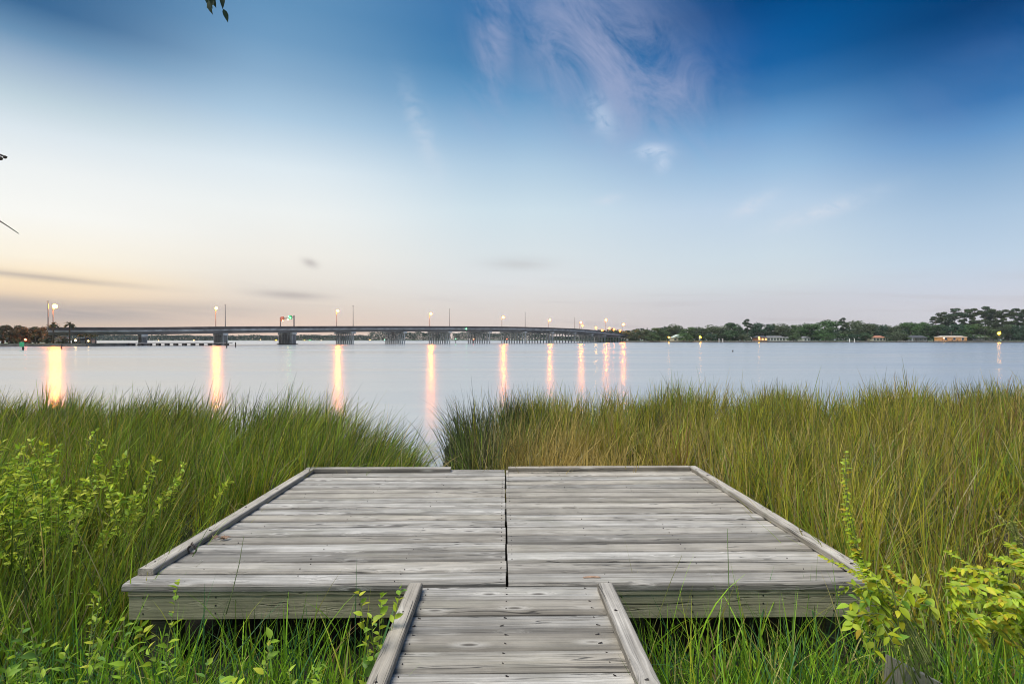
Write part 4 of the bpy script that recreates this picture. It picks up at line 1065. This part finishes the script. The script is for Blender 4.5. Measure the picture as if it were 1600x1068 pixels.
def put_tree(name, kind, x, y, zb, h, wide, label, group, cat='tree'):
    me, tm, h0 = kind; root = empty(name, (x, y, zb), random.uniform(0, 6.28))
    s = h / h0
    for nm, mesh in (('crown', me), ('trunk', tm)):
        c = bpy.data.objects.new(nm, mesh); COL.objects.link(c); c.parent = root; c.scale = (s * wide, s * wide, s)
    return tag(root, label, cat, group)
random.seed(21)
RIGHTROW = [(985, 516), (1006, 512), (1030, 510), (1053, 505), (1077, 509), (1100, 508), (1122, 506), (1145, 503), (1168, 498), (1192, 503), (1215, 503), (1240, 505), (1264, 505), (1287, 500), (1318, 496), (1344, 498), (1370, 504), (1396, 505), (1422, 503), (1446, 503)]
for k, (px, yt) in enumerate(RIGHTROW):
    d = 386 + random.uniform(-10, 16); p = at(px, yt, d)
    kd = OAKS[random.randrange(5)]; pine = px in (1168, 1318)
    put_tree('pine_tree' if pine else 'oak_tree', PINES[k % 3] if pine else kd, p[0], d, 0.9, p[2] - 0.9, 1.0 if pine else random.uniform(1.2, 1.5), ('flat-topped pine rising above the far right treeline, ' if pine else 'rounded dark oak on the far right shore, ') + ORD[k] + ' tree from the bridge end', 'trees along the far right shore')
PINEROW = [(1462, 492), (1476, 485), (1492, 481), (1507, 480), (1523, 479), (1540, 478), (1556, 480), (1572, 481), (1588, 481), (1603, 480), (1622, 482), (1645, 484)]
for k, (px, yt) in enumerate(PINEROW):
    d = 392 + random.uniform(-12, 12); p = at(px, yt, d)
    put_tree('pine_tree', PINES[k % 3], p[0], d, 0.9, p[2] - 0.9, random.uniform(0.95, 1.2), 'tall umbrella pine in the high stand at far right, ' + ORD[k] + ' from its left', 'tall pines at the far right')
for k, (px, yt) in enumerate([(1466, 506), (1486, 505), (1508, 507), (1530, 503), (1552, 505), (1575, 506), (1597, 507), (1625, 505)]):
    d = 380 + random.uniform(-4, 6); p = at(px, yt, d)
    put_tree('oak_tree', OAKS[(k * 2) % 5], p[0], d, 0.9, p[2] - 0.9, 1.3, 'low bushy oak under the tall pines at far right, ' + ORD[k] + ' from the left', 'oaks below the tall pines')
for k, (px, yt, d) in enumerate([(1020, 519, 370), (1068, 520, 368), (1112, 521, 368), (1142, 516, 370), (1160, 520, 368), (1240, 519, 367), (1290, 520, 367), (1335, 521, 367), (1352, 519, 367), (1402, 517, 366), (1412, 521, 364)]):
    p = at(px, yt, d)
    put_tree('shrub', OAKS[(k * 3 + 1) % 5], p[0], d, 0.9, p[2] - 0.9, 1.7, 'waterside shrub before the far right treeline, ' + ORD[k] + ' from the bridge end', 'shrubs along the far right shore', 'shrub')
# causeway trees at the left end of the bridge
SMALL = [make_kind('oak', 6, 3.0, c, 400 + k, 1500, 0.24) for k, c in enumerate([(0.09, 0.112, 0.06), (0.128, 0.112, 0.068), (0.083, 0.09, 0.06)])]
LEFTROW = [(-48, 503), (-22, 505), (4, 503), (17, 505), (31, 508), (46, 506), (60, 508), (73, 506)]
for k, (px, yt) in enumerate(LEFTROW):
    d = 157 + random.uniform(-4, 7); p = at(px, yt, d)
    put_tree('oak_tree', SMALL[k % 3], p[0], d, 0.75, p[2] - 0.75, 1.05, 'brownish green tree at the left end of the bridge, ' + ORD[k] + ' from the left', 'trees at the left bridge end')
def palm_kind(seed, h):
    g = random.Random(seed); mb = MB()
    for k in range(30):
        a = g.uniform(0, 6.28); e = g.uniform(-0.5, 1.3); L = g.uniform(1.2, 1.7); pts = []
        for t in np.linspace(0, 1, 6):
            rr = L * t * math.cos(e) ; zz = L * t * math.sin(e) - 0.75 * t * t; pts.append((rr * math.cos(a), rr * math.sin(a), h + zz))
        pv = (-math.sin(a), math.cos(a))
        for j in range(5):
            w0 = 0.26 * math.sin(math.pi * (0.15 + 0.8 * j / 5)); w1 = 0.26 * math.sin(math.pi * min(0.97, 0.15 + 0.8 * (j + 1) / 5))
            p, q = pts[j], pts[j + 1]; c = (0.09 * g.uniform(.7, 1.3), 0.085, 0.04)
            mb.add([(p[0] - pv[0] * w0, p[1] - pv[1] * w0, p[2] - .06), (p[0] + pv[0] * w0, p[1] + pv[1] * w0, p[2] - .06), (q[0] + pv[0] * w1, q[1] + pv[1] * w1, q[2] - .06), (q[0] - pv[0] * w1, q[1] - pv[1] * w1, q[2] - .06)], [(0, 1, 2, 3)], 0, c)
    c_o = mb.build('crown', [M_TREE]); cm = c_o.data; bpy.data.objects.remove(c_o)
    mb = MB(); mb.tube([(0, 0, -0.2), (0.08, 0, h * 0.5), (0, 0, h + 0.1)], [0.2, 0.16, 0.17], 7); t_o = mb.build('trunk', [M_BARK], None, True); tm = t_o.data; bpy.data.objects.remove(t_o)
    return (cm, tm, h)
PALM = palm_kind(4, 5.0)
for (px, yt, d, wd, lab) in ((83, 504.5, 153, 1.05, 'tall cabbage palm right under the brightest lamp'), (109, 504, 152, 1.05, 'tall cabbage palm standing in front of the bridge end, right of the lamp'),
                             (124.5, 521.5, 152, 1.3, 'short palm, leftmost of the low clump below the bridge'), (134, 520.5, 153, 1.4, 'short palm in the middle of the low clump below the bridge'), (142, 521, 152, 1.3, 'short palm right of the middle of the low clump below the bridge'), (149, 521.5, 152, 1.3, 'short palm at the right tip of the left shore'),
                             (13, 523, 150, 1.4, 'low bushy palm at the left picture edge, before the trees'), (56, 520, 150, 1.4, 'low palm before the brown trees, left of the white house')):
    p = at(px, yt, d); put_tree('palm_tree', PALM, p[0], d, 0.75, p[2] - 0.75 - 0.3, wd, lab, 'palms at the left bridge end')
for k, (px, yt, d) in enumerate([(97, 523, 150), (72, 527, 149.5), (25, 527, 149), (41, 527, 149.5), (103, 527, 149.5)]):
    p = at(px, yt, d); put_tree('shrub', SMALL[(k + 1) % 3], p[0], d, 0.75, p[2] - 0.75, 1.25, ['reddish shrub between the two tall palms', 'low shrub under the bright lamp by the water', 'low shrub left of the green channel post', 'low shrub right of the green channel post', 'low shrub before the right tall palm'][k], 'shrubs on the left shore', 'shrub')
# far-off woods: one mass
def woods(name, x0, x1, yfn, hfn, n, size, col, label):
    r = np.random.default_rng(77); X = r.uniform(x0, x1, n); Y = np.array([yfn(x) for x in X]) + r.uniform(0, 30, n)
    h = np.array([hfn(x) for x in X]) * (0.85 + 0.22 * fbm(X, X * 0, 41, 0.09) + 0.1 * fbm(X, X * 0, 42, 0.3))
    Z = 0.8 + h * r.uniform(0, 1, n) ** 0.8
    P = np.stack([X, Y, Z], -1); nrm = r.normal(0, 1, (n, 3)) + np.array((0, -0.8, 0.5)); nrm /= np.linalg.norm(nrm, axis=1, keepdims=True)
    a = np.cross(nrm, r.normal(0, 1, (n, 3))); a /= np.linalg.norm(a, axis=1, keepdims=True); b2 = np.cross(nrm, a); s = size * r.uniform(0.5, 1.3, (n, 1))
    V = np.stack([P - a * s, P + b2 * s * 0.7, P + a * s, P - b2 * s * 0.7], 1).reshape(-1, 3)
    tone = 1 + 0.3 * fbm(X, Z * 3, 44, 0.2) ; C = np.repeat(np.array(col)[None] * np.clip(tone, 0.5, 1.6)[:, None] * r.uniform(.8, 1.2, (n, 1)), 4, 0)
    return tag(np_mesh(name, V, np.arange(4 * n).reshape(-1, 4), C, M_TREE), label, 'woods', kind='stuff')
woods('distant_woods', -1000, 180, lambda x: 815 + (40 if x > -100 else 0), lambda x: 8.5 + (5.0 if -230 < x < 60 else 0) + (1.5 if x < -560 else 0), 42000, 1.0, (0.05, 0.078, 0.06), 'continuous dark wood on the distant shore seen under the bridge')
woods('background_woods', 66, 700, lambda x: 412, lambda x: 11.8 + (2.0 if x > 300 else 0), 42000, 0.75, (0.04, 0.07, 0.04), 'dark mass of trees behind the far right shore treeline')

# ------------------------------------------------------------------ houses and lights on the far shores
def house(px0, px1, ybase, yeave, yridge, d, wall, roof, label, name='house', lit=0, nwin=3, gable='x', depth=8.0, posts=False):
    x0, _, _ = at(px0, 0, d); x1, _, _ = at(px1, 0, d)
    zb = 0.85; ze = EYE + (530 - yeave) / 800 * d; zr = EYE + (530 - yridge) / 800 * d
    w = x1 - x0; root = empty(name, ((x0 + x1) / 2, d + depth / 2, zb)); H = ze - zb
    mb = MB(); mb.box((0, 0, H / 2 - 0.2), (w, depth, H + 0.4)); mb.build('wall', [wall], root)
    mb = MB(); ov = 0.5; rh = zr - ze
    if gable == 'x':
        vs = [(-w/2 - ov, -depth/2 - ov, H), (w/2 + ov, -depth/2 - ov, H), (w/2 + ov, depth/2 + ov, H), (-w/2 - ov, depth/2 + ov, H), (-w/2 - ov + min(w * .2, 2.0), 0, H + rh), (w/2 + ov - min(w * .2, 2.0), 0, H + rh)]
        fs = [(0, 1, 5, 4), (1, 2, 5), (2, 3, 4, 5), (3, 0, 4), (3, 2, 1, 0)]
    else:
        vs = [(-w/2 - ov, -depth/2 - ov, H), (w/2 + ov, -depth/2 - ov, H), (w/2 + ov, depth/2 + ov, H), (-w/2 - ov, depth/2 + ov, H), (0, -depth/2 - ov, H + rh), (0, depth/2 + ov, H + rh)]
        fs = [(0, 1, 4), (1, 2, 5, 4), (2, 3, 5), (3, 0, 4, 5), (3, 2, 1, 0)]
    mb.add([(x, y, z + 0.02) for x, y, z in vs], fs); mb.build('roof', [roof], root)
    for k in range(nwin):
        cx = -w / 2 + w * (k + 0.5) / nwin; ww = min(1.6, w / nwin * 0.55); wh = min(1.5, H * 0.55)
        mb = MB(); mb.box((cx, -depth / 2 - 0.04, H * 0.52), (ww + 0.2, 0.1, wh + 0.2)); fr = mb.build('window', [M_WHITE], root)
        mb = MB(); mb.box((cx, -depth / 2 - 0.10, H * 0.52), (ww, 0.06, wh)); mb.build('pane', [M_LITWIN if k < lit else M_GLASS], fr)
    if posts:
        for k in range(6):
            mb = MB(); mb.tube([(-w / 2 + 0.2 + k * (w - 0.4) / 5, -depth / 2 - 0.35, -1.8), (-w / 2 + 0.2 + k * (w - 0.4) / 5, -depth / 2 - 0.35, H * 0.4)], 0.18, 6); mb.build('piling', [M_DARKW], root)
    return tag(root, label, 'house')
house(1052, 1071, 533, 527.5, 522.5, 372, M_CREAM, M_ROOFP, 'small pale house with a light green gable roof between the two orange shore lamps', gable='y')
house(1184, 1199, 533, 527.2, 524.2, 371, M_BRICK, M_ROOFD, 'brick house with warmly lit windows, left neighbour of the long white house', lit=3)
house(1199, 1227, 533, 527.0, 524.6, 372, M_WHITE, M_ROOFG, 'long low white house in the middle of the far right shore', nwin=6)
house(1233, 1241, 533, 528.5, 526.0, 374, M_WHITE, M_ROOFG, 'tiny grey-white shed right of the long white house', name='shed', nwin=1)
house(1256, 1266, 533, 528.0, 525.2, 373, M_WHITE, M_ROOFG, 'white cottage among shrubs right of the tiny shed', name='cottage', nwin=2, gable='y')
house(1364, 1384, 533, 527.5, 524.0, 371, M_CREAM, M_BRICK, 'cream house with a reddish roof and arched openings left of the round bright shrub', nwin=4, lit=0)
house(1418, 1427, 533, 528.2, 526.4, 366, M_WHITE, M_ROOFG, 'white boathouse standing at the water left of the dark roof', name='boathouse', nwin=1, gable='x')
house(1427, 1449, 533, 527.4, 523.6, 370, M_GIRD, M_ROOFD, 'long dark-roofed grey house left of the orange boathouse', nwin=3)
house(1471, 1511, 534.5, 526.2, 524.6, 357, M_LAMPLIT, M_CREAM, 'orange boathouse, warm lamplight coloured into its timber walls, at the water below the tall pines', name='boathouse', nwin=3, depth=6.0, posts=True)
house(1519, 1552, 533, 527.0, 522.8, 376, M_GIRD, M_ROOFG, 'grey house under the tall pines between the boathouse and the bright orange lamp', nwin=4)
house(58, 75, 538, 527, 524.0, 170, M_WHITE, M_ROOFG, 'white house behind the trees at the left bridge end', nwin=3)
house(112, 121, 538, 531, 527.5, 172, M_WHITE, M_ROOFG, 'small white building below the bridge, behind the low palms', nwin=2)
def shore_lamp(px, yl, d, r, mat, label, zb=0.85, grp='lamps on the far right shore'):
    p = at(px, yl, d); root = empty('shore_lamp', (p[0], p[1], zb)); h = p[2] - zb
    mb = MB(); mb.tube([(0, 0, -0.1), (0, 0, h)], 0.07, 6); mb.build('pole', [M_STEEL], root)
    mb = MB(); mb.ball((0, 0, h), r, 0, 10, 6); mb.build('lamp_globe', [mat], root, True)
    return tag(root, label, 'lamp', grp)
shore_lamp(1045, 527, 364, 0.55, M_SODIUM2, 'orange shore lamp just left of the pale green-roofed house')
shore_lamp(1094, 526.5, 362, 0.7, M_SODIUM2, 'round orange shore lamp right of the pale green-roofed house')
shore_lamp(1186, 527.5, 362, 0.5, M_SODIUM2, 'warm lamp in front of the brick house')
shore_lamp(1561, 520.5, 356, 0.85, M_SODIUM2, 'strong orange lamp below the tall pines at far right')
shore_lamp(1475, 528, 350.5, 0.3, M_WARM, 'dim lamp at the left corner of the orange boathouse', 0.3)
shore_lamp(118, 531.5, 151, 0.3, M_WARM, 'small warm lamp between the low palms at the left bridge end', 0.75, 'lamps on the left shore')
shore_lamp(138, 532.5, 151.5, 0.2, M_WARM, 'tiny lamp under the clump of low palms', 0.75, 'lamps on the left shore')
shore_lamp(40, 530.5, 149.5, 0.3, M_REDL, 'red-orange light behind the green channel post', 0.75, 'lamps on the left shore')
DL = [(248, 532.0, M_WARM, 'left of the second bridge pier'), (303, 531.5, M_WARM, 'halfway between the first and second bridge piers'), (407, 530.5, M_WARM, 'right of the second bridge pier'), (431, 531, M_SODIUM2, 'touching the left side of the third pier'), (476, 531, M_SODIUM2, 'orange, right of the third pier'),
      (484, 530.8, M_GREENL, 'green, right of the third pier'), (502, 531, M_WARM, 'between the third pier and the fourth'), (578, 530.5, M_WARM, 'right of the fourth pier'), (601, 530.5, M_GREENL, 'green, at the fifth pier')]
for px, yl, mt, lab in DL:
    shore_lamp(px, yl, 790, 0.5, mt, 'tiny light on the distant shore ' + lab, 0.8, 'lights on the distant shore')
for px, d, mt, lab in ((740, 250, M_REDL, 'red channel light low under the bridge, left one'), (792, 262, M_REDL, 'red channel light low under the bridge, right one'), (712, 245, M_GREENL, 'green light low beside the sixth pier')):
    channel_post(px, 530 + 0.2, 530 + EYE * 800 / d, 0.12, lab, None, mt)['group'] = 'channel lights under the bridge'
# green navigation light fixed under the deck
i = 6; p = near[i] + bdir(i) * 9 - bperp(i) * 0.4
nl = empty('navigation_light', (p.x, p.y, top[i] - 1.2)); mb = MB(); mb.box((0, 0.05, 0.35), (0.3, 0.2, 0.5)); mb.build('bracket', [M_STEEL], nl); mb = MB(); mb.ball((0, 0, 0), 0.3, 0, 8, 6); mb.build('lamp', [M_GREENL], nl)
tag(nl, 'green navigation light hanging from the bridge edge right of the sixth pier', 'navigation light')
# small jetty posts and docks along the right shore
for (px0, px1, d, lab) in ((1120, 1133, 360, 'small dock with white posts right of the round orange lamp'), (1322, 1338, 355, 'small dock with two white posts before the lawn'), (1400, 1470, 353, 'long low dark dock left of the orange boathouse'), (1150, 1184, 361, 'low grey dock left of the brick house')):
    x0, x1 = at(px0, 0, d)[0], at(px1, 0, d)[0]; root = empty('dock', ((x0 + x1) / 2, d - 2, 0))
    mb = MB(); mb.box((0, 0, 0.75), (x1 - x0, 2.2, 0.2)); mb.build('dock_deck', [M_CONCD], root)
    n = 5 if x1 - x0 < 12 else 9
    for k in range(n):
        tall = 2.6 if ('white' in lab and k in (0, 2)) else 1.1
        mb = MB(); mb.tube([((k / (n - 1) - 0.5) * (x1 - x0 - 0.5), -1.25, -0.8), ((k / (n - 1) - 0.5) * (x1 - x0 - 0.5), -1.25, tall)], 0.2, 6); mb.build('piling', [M_WHITE if tall > 2 else M_DARKW], root)
    tag(root, lab, 'dock', 'docks along the far right shore')

# ------------------------------------------------------------------ evening haze over the river
HAZE = bpy.data.materials.new('evening_haze'); HAZE.use_nodes = True
ht = HAZE.node_tree; ht.nodes.clear()
pv = ht.nodes.new('ShaderNodeVolumePrincipled'); pv.inputs['Color'].default_value = (0.90, 0.93, 0.97, 1); pv.inputs['Density'].default_value = 0.00006
ho = ht.nodes.new('ShaderNodeOutputMaterial'); ht.links.new(pv.outputs[0], ho.inputs['Volume'])
mb = MB(); mb.box((0, 500, 17.5), (3600, 2000, 41)); tag(mb.build('haze', [HAZE]), 'thin pale evening haze over the water', 'haze', kind='stuff')
